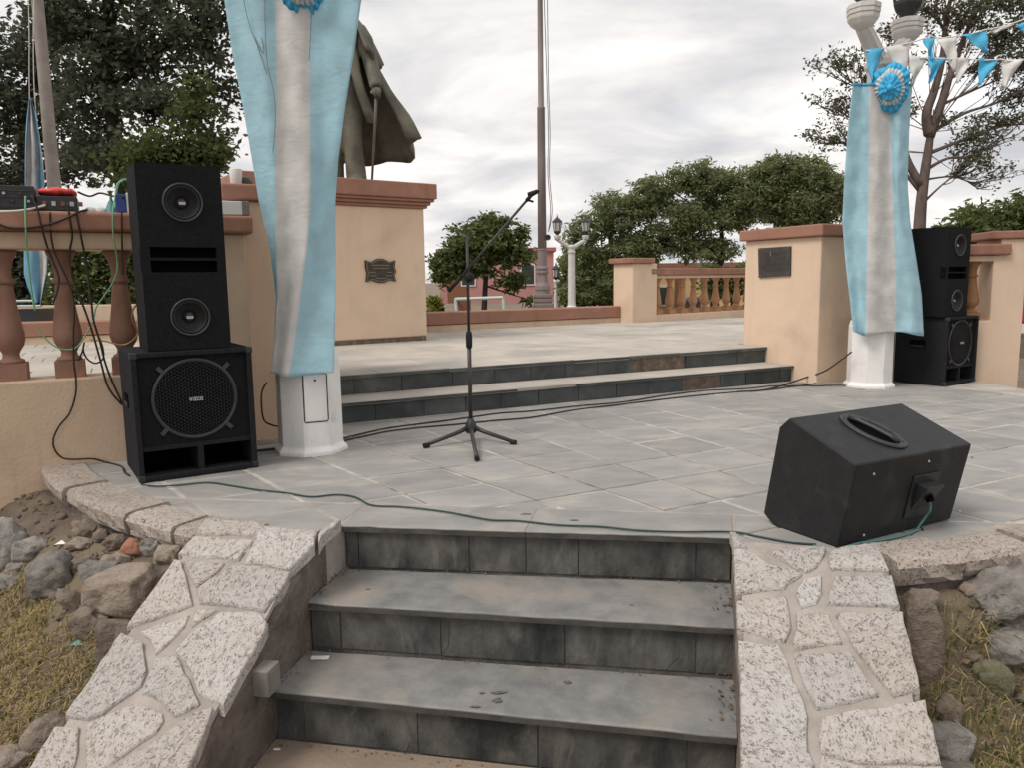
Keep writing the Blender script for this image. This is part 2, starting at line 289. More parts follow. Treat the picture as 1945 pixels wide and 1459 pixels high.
mat_leaf('leaf_feather', (.125, .15, .07), (.29, .315, .155), .55)
mat_leaf('leaf_grey', (.085, .088, .058), (.165, .165, .105), .4)
mat_leaf('leaf_yellow', (.13, .14, .02), (.24, .25, .05), .4)
mat_leaf('grass_dry', (.33, .255, .13), (.56, .45, .24), .4)
mat_leaf('grass_green', (.075, .095, .032), (.20, .205, .075), .4)
mat_banner('flag_cloth', (.53, .755, .835), (.76, .75, .735), .42)
mat_banner('flag_cloth_far', (.22, .43, .58), (.62, .62, .62), .3)

# ------------------------------------------------------------------ mesh helpers
WL = {}
def wl(o): return WL.get(o.name, Vector((0, 0, 0))) if o else Vector((0, 0, 0))

class MB:
    def __init__(s): s.v = []; s.f = []; s.uv = None
    def add(s, vs, fs):
        o = len(s.v); s.v += [Vector(q) for q in vs]; s.f += [tuple(i+o for i in q) for q in fs]; return s
    def box(s, c, d, M=None):
        x, y, z = d[0]/2, d[1]/2, d[2]/2
        vs = [Vector(q) for q in ((-x, -y, -z), (x, -y, -z), (x, y, -z), (-x, y, -z), (-x, -y, z), (x, -y, z), (x, y, z), (-x, y, z))]
        if M is not None: vs = [M @ q for q in vs]
        vs = [q+Vector(c) for q in vs]
        return s.add(vs, [(3, 2, 1, 0), (4, 5, 6, 7), (0, 1, 5, 4), (1, 2, 6, 5), (2, 3, 7, 6), (3, 0, 4, 7)])
    def prism(s, poly, off):
        """closed polygon of 3-D points swept by off"""
        poly = [Vector(q) for q in poly]; off = Vector(off); n = len(poly)
        nr = Vector((0, 0, 0))
        for i in range(n): nr += poly[i].cross(poly[(i+1) % n])
        if nr.dot(off) < 0: poly = poly[::-1]
        vs = poly + [q+off for q in poly]
        fs = [tuple(range(n-1, -1, -1)), tuple(range(n, 2*n))] + [(i, (i+1) % n, n+(i+1) % n, n+i) for i in range(n)]
        return s.add(vs, fs)
    def loft(s, rings, closed=True, caps=True):
        n = len(rings[0]); vs = [q for r in rings for q in r]; fs = []
        for k in range(len(rings)-1):
            for i in range(n if closed else n-1):
                j = (i+1) % n
                fs.append((k*n+i, k*n+j, (k+1)*n+j, (k+1)*n+i))
        if caps and closed:
            fs.append(tuple(range(n-1, -1, -1))); fs.append(tuple((len(rings)-1)*n+i for i in range(n)))
        return s.add(vs, fs)
    def tube(s, path, r, n=6):
        path = [Vector(q) for q in path]
        rs = r if isinstance(r, (list, tuple)) else [r]*len(path)
        rings = []; ref = None
        for k, p in enumerate(path):
            t = (path[min(k+1, len(path)-1)]-path[max(k-1, 0)])
            if t.length < 1e-9: t = Vector((0, 0, 1))
            t.normalize()
            if ref is None: ref = Vector((0, 0, 1)) if abs(t.z) < .9 else Vector((1, 0, 0))
            a = t.cross(ref)
            if a.length < 1e-4: a = t.cross(Vector((.3, .9, .1)))
            a.normalize(); b = a.cross(t).normalized(); ref = b
            rings.append([p+(a*math.cos(2*PI*i/n)+b*math.sin(2*PI*i/n))*rs[k] for i in range(n)])
        return s.loft([r_[::-1] for r_ in rings])
    def lathe(s, prof, c=(0, 0, 0), n=16, M=None, ph=0.0, caps=True):
        rings = []
        for r, z in prof:
            ring = [Vector((r*math.cos(2*PI*i/n+ph), r*math.sin(2*PI*i/n+ph), z)) for i in range(n)]
            if M is not None: ring = [M @ q for q in ring]
            rings.append([q+Vector(c) for q in ring])
        return s.loft(rings, caps=caps)
    def sphere(s, c, r, n=10, m=6):
        rx = r if isinstance(r, (tuple, list)) else (r, r, r)
        rings = []
        for k in range(m+1):
            a = -PI/2+PI*k/m; a = max(min(a, PI/2-.02), -PI/2+.02)
            rings.append([Vector(c)+Vector((rx[0]*math.cos(a)*math.cos(2*PI*i/n), rx[1]*math.cos(a)*math.sin(2*PI*i/n), rx[2]*math.sin(a))) for i in range(n)])
        return s.loft(rings)
    def build(s, name, m, parent=None, smooth=False, bevel=0.0, seg=2, local=False):
        o0 = Vector((0, 0, 0)) if local else wl(parent)
        me = bpy.data.meshes.new(name); me.from_pydata([q-o0 for q in s.v], [], s.f); me.update()
        if s.uv is not None:
            ul = me.uv_layers.new(name='UVMap')
            for lp in me.loops: ul.data[lp.index].uv = s.uv[lp.vertex_index]
        me.materials.append(MATS[m])
        o = bpy.data.objects.new(name, me); COL.objects.link(o)
        if parent is not None: o.parent = parent
        WL[o.name] = wl(parent)
        if smooth:
            me.polygons.foreach_set('use_smooth', [True]*len(me.polygons))
        if bevel > 0:
            b = o.modifiers.new('bevel', 'BEVEL'); b.width = bevel; b.segments = seg; b.limit_method = 'ANGLE'; b.angle_limit = math.radians(40)
        return o

def tag(o, label=None, cat=None, group=None, kind=None):
    if label: o['label'] = label
    if cat: o['category'] = cat
    if group: o['group'] = group
    if kind: o['kind'] = kind
    return o
def thing(name, label, cat, loc=(0, 0, 0), rz=0.0, group=None):
    o = bpy.data.objects.new(name, None); COL.objects.link(o); o.location = loc; o.rotation_euler = (0, 0, rz); o.empty_display_size = .2
    WL[o.name] = Vector(loc)
    return tag(o, label, cat, group)
def copy_tree(o, parent=None):
    c = o.copy(); COL.objects.link(c)
    if parent is not None: c.parent = parent
    WL[c.name] = wl(parent) if parent is not None else c.location.copy()
    for ch in list(o.children): copy_tree(ch, c)
    return c
def shared(name, me, parent, loc, rz=0.0, scale=(1, 1, 1)):
    o = bpy.data.objects.new(name, me); COL.objects.link(o); o.parent = parent
    o.location = Vector(loc)-wl(parent); o.rotation_euler = (0, 0, rz); o.scale = scale; WL[o.name] = Vector(loc); return o

def quads_object(name, arr, m, parent=None):
    arr = np.asarray(arr, dtype=np.float32); n = arr.shape[0]
    me = bpy.data.meshes.new(name)
    me.vertices.add(n*4); me.vertices.foreach_set('co', (arr.reshape(-1, 3)-np.array(wl(parent), dtype=np.float32)).ravel())
    me.loops.add(n*4); me.loops.foreach_set('vertex_index', np.arange(n*4, dtype=np.int32))
    me.polygons.add(n); me.polygons.foreach_set('loop_start', np.arange(0, n*4, 4, dtype=np.int32))
    me.update(calc_edges=True); me.validate()
    me.materials.append(MATS[m])
    o = bpy.data.objects.new(name, me); COL.objects.link(o)
    if parent is not None: o.parent = parent
    return o

def smoothpath(pts, n=6):
    pts = [Vector(p) for p in pts]; outp = []
    for i in range(len(pts)-1):
        p0 = pts[max(i-1, 0)]; p1 = pts[i]; p2 = pts[i+1]; p3 = pts[min(i+2, len(pts)-1)]
        for q in range(n):
            t_ = q/n; outp.append(.5*((2*p1)+(p2-p0)*t_+(2*p0-5*p1+4*p2-p3)*t_*t_+(3*p1-p0-3*p2+p3)*t_**3))
    outp.append(pts[-1]); return outp
def clip(poly, p, n):
    """keep the part of a 2-D polygon with (q-p).n <= 0"""
    res = []
    for i in range(len(poly)):
        a, b = poly[i], poly[(i+1) % len(poly)]
        da = (a[0]-p[0])*n[0]+(a[1]-p[1])*n[1]; db = (b[0]-p[0])*n[0]+(b[1]-p[1])*n[1]
        if da <= 0: res.append(a)
        if da*db < 0:
            t = da/(da-db); res.append((a[0]+(b[0]-a[0])*t, a[1]+(b[1]-a[1])*t))
    return res
def area2(p): return .5*sum(p[i][0]*p[(i+1) % len(p)][1]-p[(i+1) % len(p)][0]*p[i][1] for i in range(len(p)))
def shrink(poly, d):
    if area2(poly) < 0: poly = poly[::-1]
    q = poly
    for i in range(len(poly)):
        a, b = poly[i], poly[(i+1) % len(poly)]
        l_ = math.hypot(b[0]-a[0], b[1]-a[1])
        if l_ < 1e-6: continue
        nx, ny = (b[1]-a[1])/l_, -(b[0]-a[0])/l_
        q = clip(q, (a[0]-nx*d, a[1]-ny*d), (nx, ny))
        if len(q) < 3: return []
    return q
def inset3(poly, c, k): return [q+(c-q)*k for q in poly]
def slab(parent, name, poly, ztop, th, m, tilt=.0015, chip=0.0):
    """flat slab with softened rim; poly is 2-D"""
    if area2(poly) < 0: poly = poly[::-1]
    cx = sum(q[0] for q in poly)/len(poly); cy = sum(q[1] for q in poly)/len(poly)
    ax, ay = RND.uniform(-tilt, tilt), RND.uniform(-tilt, tilt); dz = RND.uniform(-tilt, tilt)
    def zz(q): return ztop+dz+(q[0]-cx)*ax*2+(q[1]-cy)*ay*2
    pts = [Vector((q[0], q[1], zz(q))) for q in poly]
    ins = shrink(poly, .006)
    b = MB()
    if len(ins) == len(poly):
        r0 = [Vector((q.x, q.y, q.z-th)) for q in pts]; r1 = [Vector((q.x, q.y, q.z-.004)) for q in pts]
        # match inset vertices by nearest
        r2 = []
        for q in pts:
            k = min(ins, key=lambda w: (w[0]-q.x)**2+(w[1]-q.y)**2); r2.append(Vector((k[0], k[1], zz(k))))
        b.loft([r0, r1, r2])
    else:
        b.prism([Vector((q.x, q.y, q.z-th)) for q in pts], (0, 0, th))
    return b.build(name, m, parent)

# ------------------------------------------------------------------ plaza geometry constants
CC, CR = (0.68, 6.86), 4.22                        # round plaza: centre and outer radius of the coping
E0L, E0R = G(650, 998, 0), G(1390, 1020, 0)        # stair edges, top to bottom
E1L, E1R = G(583, 1145, -.2), G(1398, 1192, -.2)
E2L, E2R = G(513, 1312, -.4), G(1400, 1400, -.4)
BL, BR = G(694, 957), G(1390, 978)                 # back edge of the top tread slab
def wallframe(A, B, side):
    A = Vector((A.x, A.y, 0)); d = Vector((B.x-A.x, B.y-A.y, 0)).normalized(); n = Vector((-d.y, d.x, 0))*side   # n points out of the stair
    return A, d, n
WLF = wallframe(E0L, E2L, -1); WRF = wallframe(E0R, E2R, 1)
def wall_z(s): return .03 if s < .28 else .03-.49*(s-.28)
def wall_pt(fr, x, y):
    A, d, n = fr
    pn = Vector((0, 0, 1))+d*.49; p0 = A+d*.28+Vector((0, 0, .03))
    X = PLN(x, y, p0, pn); s = (X-A).dot(d)
    if s < .28: X = G(x, y, .03); s = (X-A).dot(d)
    return s, (X-A).dot(n)

def sstep(t): t = max(0, min(1, t)); return t*t*(3-2*t)
def terr(x, y):
    d = math.hypot(x-CC[0], y-CC[1])-CR
    A, dd, nn = WLF; sL = (Vector((x, y, 0))-A).dot(dd); wL = (Vector((x, y, 0))-A).dot(nn)
    wR = (Vector((x, y, 0))-WRF[0]).dot(WRF[2])
    if y < 5.0 and wL < .4 and wR < .4 and d < 2.5: return -.64
    if y > 6.2 and d > -.3: return -.58
    wid = .80 if x < 0 else .42
    z = -.13-.45*sstep((d+.02)/wid)
    if d < 1.6:
        z += .04*noise.noise(Vector((x*3.1, y*3.1, 0)))*sstep(d/.3+.3)+.02*noise.noise(Vector((x*9, y*9, 3)))+.012*noise.noise(Vector((x*21, y*21, 3)))
    return z
def on_terrain(x, y):
    d = ray(x, y); t = 1.2
    while t < 12:
        p = CAM+d*t
        if p.z < terr(p.x, p.y): return p
        t += .012
    return CAM+d*4

# ================================================================== STRUCTURE
# ---- ground sheet
def axis(a, b, step, far):
    v = list(np.arange(a, b+1e-6, step)); s = step; q = b
    while q < far: s *= 1.5; q += s; v.append(q)
    s = step; q = a
    while q > -far: s *= 1.5; q -= s; v.insert(0, q)
    return v
gx = axis(-4.6, 4.2, .035, 3000); gy = axis(.6, 5.0, .035, 3000)
b = MB(); b.v = [Vector((x, y, terr(x, y))) for y in gy for x in gx]
nx = len(gx); b.f = [(j*nx+i, j*nx+i+1, (j+1)*nx+i+1, (j+1)*nx+i) for j in range(len(gy)-1) for i in range(nx-1)]
o = b.build('ground', 'soil', smooth=True); tag(o, kind='structure')

# ---- dusty paving at the foot of the steps
b = MB(); A, d, n = WLF
f0 = E2L-d*.02; f1 = E2R-WRF[1]*.02
b.prism([Vector((f0.x, f0.y, -.66)), Vector((f1.x, f1.y, -.66)), Vector((.35, .3, -.66)), Vector((-1.25, .3, -.66))], (0, 0, .06))
o = b.build('path', 'path_dust'); tag(o, kind='structure')

# ---- round plaza: mortar bed with slate slabs set in it
def in_stair_front(q):
    return True
bed = [(CC[0]+(CR-.17)*math.cos(a), CC[1]+(CR-.17)*math.sin(a)) for a in [2*PI*i/72 for i in range(72)]]
ld = (BR-BL).normalized(); ln = (-ld.y, ld.x)      # ln points back into the plaza
front = (-ln[0], -ln[1])
b = MB()
pb = clip(bed, (BL.x, BL.y), front)
b.prism([Vector((q[0], q[1], -.68)) for q in pb], (0, 0, .6765))
plaza = b.build('plaza_floor', 'joint'); tag(plaza, kind='structure')
for fr, side in ((WRF, 1), (WLF, 1)):
    A, d, n = fr
    q = clip(bed, (BL.x, BL.y), (ln[0], ln[1]))
    q = clip(q, (A.x+n.x*.004, A.y+n.y*.004), (-n.x, -n.y))
    if len(q) > 2:
        b = MB(); b.prism([Vector((w[0], w[1], -.68)) for w in q], (0, 0, .6755)); b.build('bed', 'wall_mortar', plaza)
# slab grid in a frame turned 27 degrees
AG = math.radians(27); gu = (math.cos(AG), math.sin(AG)); gv = (-math.sin(AG), math.cos(AG))
def gpt(r, q): return (gu[0]*r+gv[0]*q, gu[1]*r+gv[1]*q)
def rk(k, q):
    sl_ = -.1835 if k <= 2 else (-.105 if k == 3 else (-.02 if k == 4 else .05))
    return .69+.447*k+sl_*(q-4.0)
qs = [2.73-.43*2, 2.73-.43, 2.73, 3.165, 3.585, 4.005] + [4.005+.43*i for i in range(1, 10)]
inner = [(CC[0]+(CR-.2)*math.cos(a), CC[1]+(CR-.2)*math.sin(a)) for a in [2*PI*i/72 for i in range(72)]]
vb = P(0, -.03); vbn = (V.x, V.y)
def clip_convex(poly, conv):
    for i in range(len(conv)):
        a, c = conv[i], conv[(i+1) % len(conv)]
        poly = clip(poly, a, (c[1]-a[1], -(c[0]-a[0])))
        if len(poly) < 3: return []
    return poly
for k in range(-6, 14):
    for j in range(len(qs)-1):
        q0, q1 = qs[j], qs[j+1]
        base = [gpt(rk(k, q0), q0), gpt(rk(k+1, q0), q0), gpt(rk(k+1, q1), q1), gpt(rk(k, q1), q1)]
        base = clip(base, (vb.x, vb.y), vbn)
        if len(base) < 3: continue
        base = clip_convex(base, inner)
        if len(base) < 3: continue
        for mode in range(3):
            pl = base
            if mode == 0: pl = clip(pl, (BL.x, BL.y), front)
            else:
                A, d, n = (WRF, WLF)[mode-1]
                pl = clip(pl, (BL.x, BL.y), (ln[0], ln[1]))
                pl = clip(pl, (A.x+n.x*.012, A.y+n.y*.012), (-n.x, -n.y)) if len(pl) > 2 else pl
                pl = clip(pl, (A.x+d.x*.21, A.y+d.y*.21), (d.x, d.y)) if len(pl) > 2 else pl
            if len(pl) < 3 or abs(area2(pl)) < .004: continue
            pl = shrink(pl, RND.uniform(.008, .0135))
            if len(pl) < 3 or abs(area2(pl)) < .003: continue
            slab(plaza, 'slab', pl, .0, .03, 'slate_floor', tilt=.0022)

# dark open cracks in the mortar joints
cb = MB()
def crack(a, c):
    L_ = math.hypot(c[0]-a[0], c[1]-a[1]); n_ = max(1, int(L_/.07)); dx_, dy_ = (c[0]-a[0])/L_, (c[1]-a[1])/L_
    for i in range(n_):
        f0, f1 = i/n_, (i+1)/n_
        x, y = a[0]+(c[0]-a[0])*(f0+f1)/2, a[1]+(c[1]-a[1])*(f0+f1)/2
        if noise.noise(Vector((x*1.1, y*1.1, 9))) < (-.12 if y < 4.6 else .12): continue
        if math.hypot(x-CC[0], y-CC[1]) > CR-.23 or (x-BL.x)*ln[0]+(y-BL.y)*ln[1] < .01 or (x-vb.x)*V.x+(y-vb.y)*V.y > -.02: continue
        w = .0013+.0022*abs(noise.noise(Vector((x*9, y*9, 2)))); o1 = .003*noise.noise(Vector((x*14, y*14, 4)))
        q0 = (a[0]+(c[0]-a[0])*f0, a[1]+(c[1]-a[1])*f0); q1 = (a[0]+(c[0]-a[0])*f1, a[1]+(c[1]-a[1])*f1)
        cb.add([(q0[0]-dy_*(w+o1), q0[1]+dx_*(w+o1), .0012), (q0[0]+dy_*(w-o1), q0[1]-dx_*(w-o1), .0012), (q1[0]+dy_*(w-o1), q1[1]-dx_*(w-o1), .0012), (q1[0]-dy_*(w+o1), q1[1]+dx_*(w+o1), .0012)], [(0, 1, 2, 3)])
for k in range(-6, 14):
    for j in range(len(qs)-1): crack(gpt(rk(k, qs[j]), qs[j]), gpt(rk(k, qs[j+1]), qs[j+1])); crack(gpt(rk(k, qs[j]), qs[j]), gpt(rk(k+1, qs[j]), qs[j]))
tag(cb.build('joint_cracks', 'crack_dark', plaza), kind='stuff')

# ---- curved coping stones along the plaza rim
def coping(label, a0, a1, cuts, m):
    t = thing('stone_coping', label, 'coping', (CC[0]+CR*math.cos((a0+a1)/2), CC[1]+CR*math.sin((a0+a1)/2), -.1))
    for i in range(len(cuts)-1):
        b0, b1 = cuts[i]+.0022, cuts[i+1]-.0022
        ri, ro = CR-.205+RND.uniform(-.012, .012), CR+RND.uniform(-.012, .016)
        zt = .012+RND.uniform(-.006, .01); nseg = 6
        rings = []
        for k in range(nseg+1):
            a = b0+(b1-b0)*k/nseg; w = RND.uniform(-.008, .008)
            cs, sn = math.cos(a), math.sin(a)
            def pt(r, z): return Vector((CC[0]+r*cs, CC[1]+r*sn, z))
            rings.append([pt(ri, -.09), pt(ri, zt-.006), pt(ri+.012, zt), pt(ro-.05, zt+w*.5), pt(ro-.016+w*.4, zt-.006), pt(ro+w, zt-.028), pt(ro-.006-w, -.06), pt(ro-.02+w, -.088+w*.5)])
        bb = MB(); bb.loft(rings); o = bb.build('coping_stone', m, t)
    return t
def ang(p): return math.atan2(p.y-CC[1], p.x-CC[0])
lc = [ang(G(*q)) for q in ((72, 880), (125, 930), (175, 955), (232, 985), (315, 1010), (352, 1020), (425, 1040))]
coping('curved rim of pitted grey coping stones left of the front steps', lc[0], lc[-1], lc, 'chisel_dark')
rc = [ang(G(*q)) for q in ((1692, 1070), (1826, 1056))]; rc += [rc[-1]+.085*i for i in range(1, 9)]
coping('curved rim of pitted coping stones right of the front steps', rc[0], rc[-1], rc, 'chisel_dark')
# plaza retaining wall under the coping
b = MB(); ring0, ring1 = [], []
for i in range(61):
    a = PI*1.12+(2*PI*.99-PI*1.12)*i/60
    ring0.append(Vector((CC[0]+(CR-.03)*math.cos(a), CC[1]+(CR-.03)*math.sin(a), -.7))); ring1.append(Vector((CC[0]+(CR-.03)*math.cos(a), CC[1]+(CR-.03)*math.sin(a), -.085)))
def inside_stair(p):
    return (p-WLF[0]).dot(WLF[2]) < .45 and (p-WRF[0]).dot(WRF[2]) < .45
for i in range(60):
    if inside_stair((ring0[i]+ring0[i+1])/2): continue
    b.add([ring0[i], ring0[i+1], ring1[i+1], ring1[i]], [(0, 1, 2, 3)])
o = b.build('retaining_wall', 'wall_render'); tag(o, 'low dark rendered wall curving under the coping stones', 'wall')

# ---- front steps
steps = thing('front_steps', 'dark slate steps rising between the two crazy-paved side walls', 'steps', ((E2L+E2R)/2).to_tuple())
sd2 = (WLF[1]+WRF[1]).normalized()                  # down the stair
def lerp(a, c, t): return a+(c-a)*t
edges = [(E0L, E0R, 0.0), (E1L, E1R, -.2), (E2L, E2R, -.4)]
for i, (a, c, z) in enumerate(edges):
    a = Vector((a.x, a.y, z)); c = Vector((c.x, c.y, z))
    if i == 0: ba, bc = Vector((BL.x, BL.y, z)), Vector((BR.x, BR.y, z))
    else:
        pa, pc = edges[i-1][0], edges[i-1][1]
        ba, bc = Vector((pa.x, pa.y, z))+sd2*.005, Vector((pc.x, pc.y, z))+sd2*.005
    # tread slabs with a nosing
    cuts = {0: [0, .487, 1], 1: [0, 1], 2: [0, 1]}[i]
    for k in range(len(cuts)-1):
        t0, t1 = cuts[k]+(.0006 if k else 0), cuts[k+1]-(.0006 if k < len(cuts)-2 else 0)
        top = [lerp(a, c, t0), lerp(a, c, t1), lerp(bc, ba, 1-t1) if False else lerp(ba, bc, t1), lerp(ba, bc, t0)]
        nseg = 14; rows = []
        for kk in range(nseg+1):
            tt = t0+(t1-t0)*kk/nseg; fa = lerp(a, c, tt); fb = lerp(ba, bc, tt); jig = sd2*(RND.uniform(-.004, .003)-(.010 if RND.random() < .12 else 0)); dz = RND.uniform(-.0015, .0015)
            rows.append([fb+Vector((0, 0, -.034)), fb+Vector((0, 0, dz)), fa-sd2*.007+jig+Vector((0, 0, dz)), fa+jig+Vector((0, 0, -.006)), fa+jig*.6+Vector((0, 0, -.030)), fa-sd2*.008+Vector((0, 0, -.034))])
        bb = MB(); bb.loft(rows); o = bb.build('tread', 'slate_floor' if i == 0 else 'slate_tread', steps)
        bb = MB(); bb.loft([[r_[3]+sd2*.0015+Vector((0, 0, -.003)), r_[4]+sd2*.0015+Vector((0, 0, .001)), r_[4]-sd2*.002, r_[3]-sd2*.002+Vector((0, 0, -.003))] for r_ in rows]); bb.build('nosing', 'tread_edge', steps)
    # riser tiles
    zb = z-.2
    ra, rc_ = a-sd2*.028, c-sd2*.028
    rcuts = {0: [0, .035, .335, .485, .62, .915, 1], 1: [0, .075, .325, .62, .915, 1], 2: [0, .07, .335, .60, .905, 1]}[i]
    for k in range(len(rcuts)-1):
        t0, t1 = rcuts[k]+.0018, rcuts[k+1]-.0018
        q = [lerp(ra, rc_, t0), lerp(ra, rc_, t1)]
        out_ = sd2*RND.uniform(-.002, .003)
        bb = MB(); zt = z-.036
        bb.prism([Vector((q[0].x, q[0].y, zb+.002)), Vector((q[1].x, q[1].y, zb+.002)), Vector((q[1].x, q[1].y, zt)), Vector((q[0].x, q[0].y, zt))], -sd2*.02+Vector((0, 0, 0)))
        for w in range(len(bb.v)): bb.v[w] = bb.v[w]+out_
        bb.build('riser_tile', 'slate_riser', steps)
    bb = MB(); cf = -sd2*.052
    bb.prism([Vector((ra.x, ra.y, -.7))-sd2*.006, Vector((rc_.x, rc_.y, -.7))-sd2*.006, Vector((rc_.x, rc_.y, z-.037))-sd2*.006, Vector((ra.x, ra.y, z-.037))-sd2*.006], -sd2*.31)
    bb.build('step_core', 'riser_mortar', steps)

# ---- side walls of the stair with crazy paving
LEFT = [[(920, 175), (960, 105), (1245, 112), (1287, 150), (1270, 188)],
        [(815, 285), (905, 190), (1230, 215), (1215, 245), (1080, 315), (900, 305)],
        [(1180, 345), (1300, 140), (1575, 165), (1565, 240), (1425, 378), (1290, 350)],
        [(1592, 168), (1690, 100), (1712, 104), (1585, 240)],
        [(1095, 332), (1165, 268), (1183, 280), (1150, 328)],
        [(850, 335), (1075, 340), (1040, 385), (915, 475), (870, 385)],
        [(530, 698), (795, 325), (832, 335), (872, 480), (895, 580)],
        [(918, 492), (1110, 360), (1290, 365), (1425, 400), (1405, 450), (1285, 612), (1120, 580), (935, 570)],
        [(600, 730), (880, 630), (850, 700), (690, 850), (660, 760)],
        [(800, 830), (880, 740), (1050, 612), (1270, 622), (1305, 680), (1250, 790), (1060, 1130), (1010, 1115), (930, 1070), (900, 960)],
        [(900, 640), (925, 600), (1030, 604), (890, 700)],
        [(190, 1192), (500, 735), (620, 790), (640, 950), (610, 1030), (400, 1180), (320, 1210)],
        [(615, 1070), (690, 880), (800, 860), (880, 1000), (930, 1130), (800, 1200), (720, 1110)],
        [(310, 1240), (590, 1120), (730, 1180), (735, 1220), (690, 1290), (430, 1470), (290, 1560), (305, 1459), (300, 1300)],
        [(-60, 1560), (130, 1250), (265, 1255), (245, 1459), (200, 1580)],
        [(420, 1500), (720, 1310), (900, 1180), (1000, 1150), (905, 1400), (800, 1600), (620, 1720), (350, 1650)],
        [(-150, 1700), (-70, 1590), (190, 1610), (270, 1590), (330, 1670), (300, 1780), (-190, 1800)]]
RIGHT = [[(85, 150), (190, 182), (300, 260), (490, 310), (470, 330), (400, 370), (380, 400), (100, 435)],
         [(60, 58), (92, 62), (150, 150), (82, 145)],
         [(300, 185), (480, 155), (625, 150), (620, 200), (575, 270), (520, 300), (450, 280)],
         [(640, 220), (660, 180), (760, 145), (930, 140), (1012, 295), (660, 285)],
         [(100, 480), (390, 455), (410, 550), (420, 640), (385, 725), (250, 690), (112, 640)],
         [(450, 430), (500, 340), (605, 320), (605, 430), (570, 490), (480, 515)],
         [(690, 335), (1030, 325), (1077, 510), (635, 495), (650, 430)],
         [(450, 550), (645, 555), (730, 735), (530, 755), (445, 770), (430, 720), (455, 640)],
         [(690, 565), (730, 550), (1095, 545), (1198, 1010), (1040, 1050), (960, 960), (830, 800)],
         [(435, 800), (780, 780), (830, 870), (950, 1045), (720, 1100), (580, 1130), (500, 980)],
         [(112, 720), (340, 745), (400, 850), (430, 950), (500, 1100), (520, 1180), (520, 1380), (560, 1475), (500, 1620), (140, 1600), (128, 1100)],
         [(610, 1180), (900, 1130), (1232, 1080), (1325, 1459), (850, 1459), (600, 1390), (585, 1290)],
         [(600, 1425), (850, 1490), (1335, 1490), (1385, 1760), (560, 1800), (540, 1650)]]
def paved_wall(label, fr, stones, ox, oy, k, side):
    A, d, n = fr
    t = thing('stair_wall', label, 'wall', (A+d*.7+n*.26+Vector((0, 0, -.64))).to_tuple())
    # finer, rougher body
    b2 = MB(); ss = np.linspace(.165, 1.75, 42); rows = []
    for s_q in ss:
        zt = wall_z(s_q)-.022
        prof_ = []
        H = zt+.72
        for wq, zq in [(.012, -.72), (.0, -.72+H*.33), (.0, -.72+H*.66), (.0, zt-.025), (.018, zt), (.25, zt+.004), (.49, zt), (.513, zt-.03), (.517, -.3 if zt > -.2 else zt-.1), (.517, -.72)]:
            jit = .012*noise.noise(Vector((s_q*7, zq*7, wq*9+side))) if zq < zt-.01 else .006*noise.noise(Vector((s_q*14, wq*14, side)))
            prof_.append(A+d*s_q+n*(wq+jit*(1 if wq > .2 else -1))+Vector((0, 0, min(zq, zt+.004)+jit*.4)))
        rows.append(prof_)
    if side < 0: rows = rows[::-1]
    b2.loft(rows); o = b2.build('wall_body', 'wall_render', t, smooth=False)
    # mortar bed on top
    b3 = MB(); rows = []
    for s_q in ss:
        zt = wall_z(s_q)+.005
        rows.append([A+d*s_q+n*wq+Vector((0, 0, zt+zo+.004*noise.noise(Vector((s_q*25, wq*25, 5))))) for wq, zo in [(.02, -.02), (.02, 0), (.11, .003), (.2, 0), (.3, .003), (.4, 0), (.503, 0), (.503, -.02)]])
    if side < 0: rows = rows[::-1]
    b3.loft(rows); b3.build('mortar_bed', 'wall_mortar', t)
    for poly in stones:
        pts = [wall_pt(fr, ox+k*x, oy+k*y) for x, y in poly]
        if area2(pts) < 0: pts = pts[::-1]
        # uneven outline
        fine = []
        for i in range(len(pts)):
            a, c = pts[i], pts[(i+1) % len(pts)]
            L_ = math.hypot(c[0]-a[0], c[1]-a[1]); m_ = max(1, int(L_/.035))
            for q in range(m_):
                f = q/m_; jx, jy = (RND.uniform(-.004, .004), RND.uniform(-.004, .004)) if q else (0, 0)
                fine.append((a[0]+(c[0]-a[0])*f+jx, a[1]+(c[1]-a[1])*f+jy))
        cs = sum(q[0] for q in fine)/len(fine); cw = sum(q[1] for q in fine)/len(fine)
        R_ = max(math.hypot(q[0]-cs, q[1]-cw) for q in fine)
        lift = RND.uniform(-.003, .004); rings = []
        for fk, h in ((0, -.03), (0, .012), (.003, .0175), (.008, .0195), (.03, .0195), (.06, .020)):
            ring = []
            for q in fine:
                dd = math.hypot(q[0]-cs, q[1]-cw); kk = min(.8, fk/max(dd, .02))
                s_q, w_q = q[0]+(cs-q[0])*kk, q[1]+(cw-q[1])*kk
                # stones on the rim hang over the face a little
                zz = wall_z(s_q)+h+lift+.004*noise.noise(Vector((s_q*22, w_q*22, 7)))*(1 if h > 0 else 0)
                ring.append(A+d*s_q+n*(w_q-(.006 if w_q < .04 else 0))+Vector((0, 0, zz)))
            rings.append(ring)
        bb = MB(); bb.loft(rings)
        o = bb.build('paving_stone', 'chisel', t)
        # consistent outward normals
        me = o.data
        import bmesh
        bm = bmesh.new(); bm.from_mesh(me); bmesh.ops.recalc_face_normals(bm, faces=bm.faces); bm.to_mesh(me); bm.free()
    return t
sw_left = paved_wall('sloping side wall left of the steps topped with pale crazy paving', WLF, LEFT, 60, 960, .342, -1)
sw_right = paved_wall('sloping side wall right of the steps topped with pale crazy paving', WRF, RIGHT, 1370, 1000, .3147, 1)

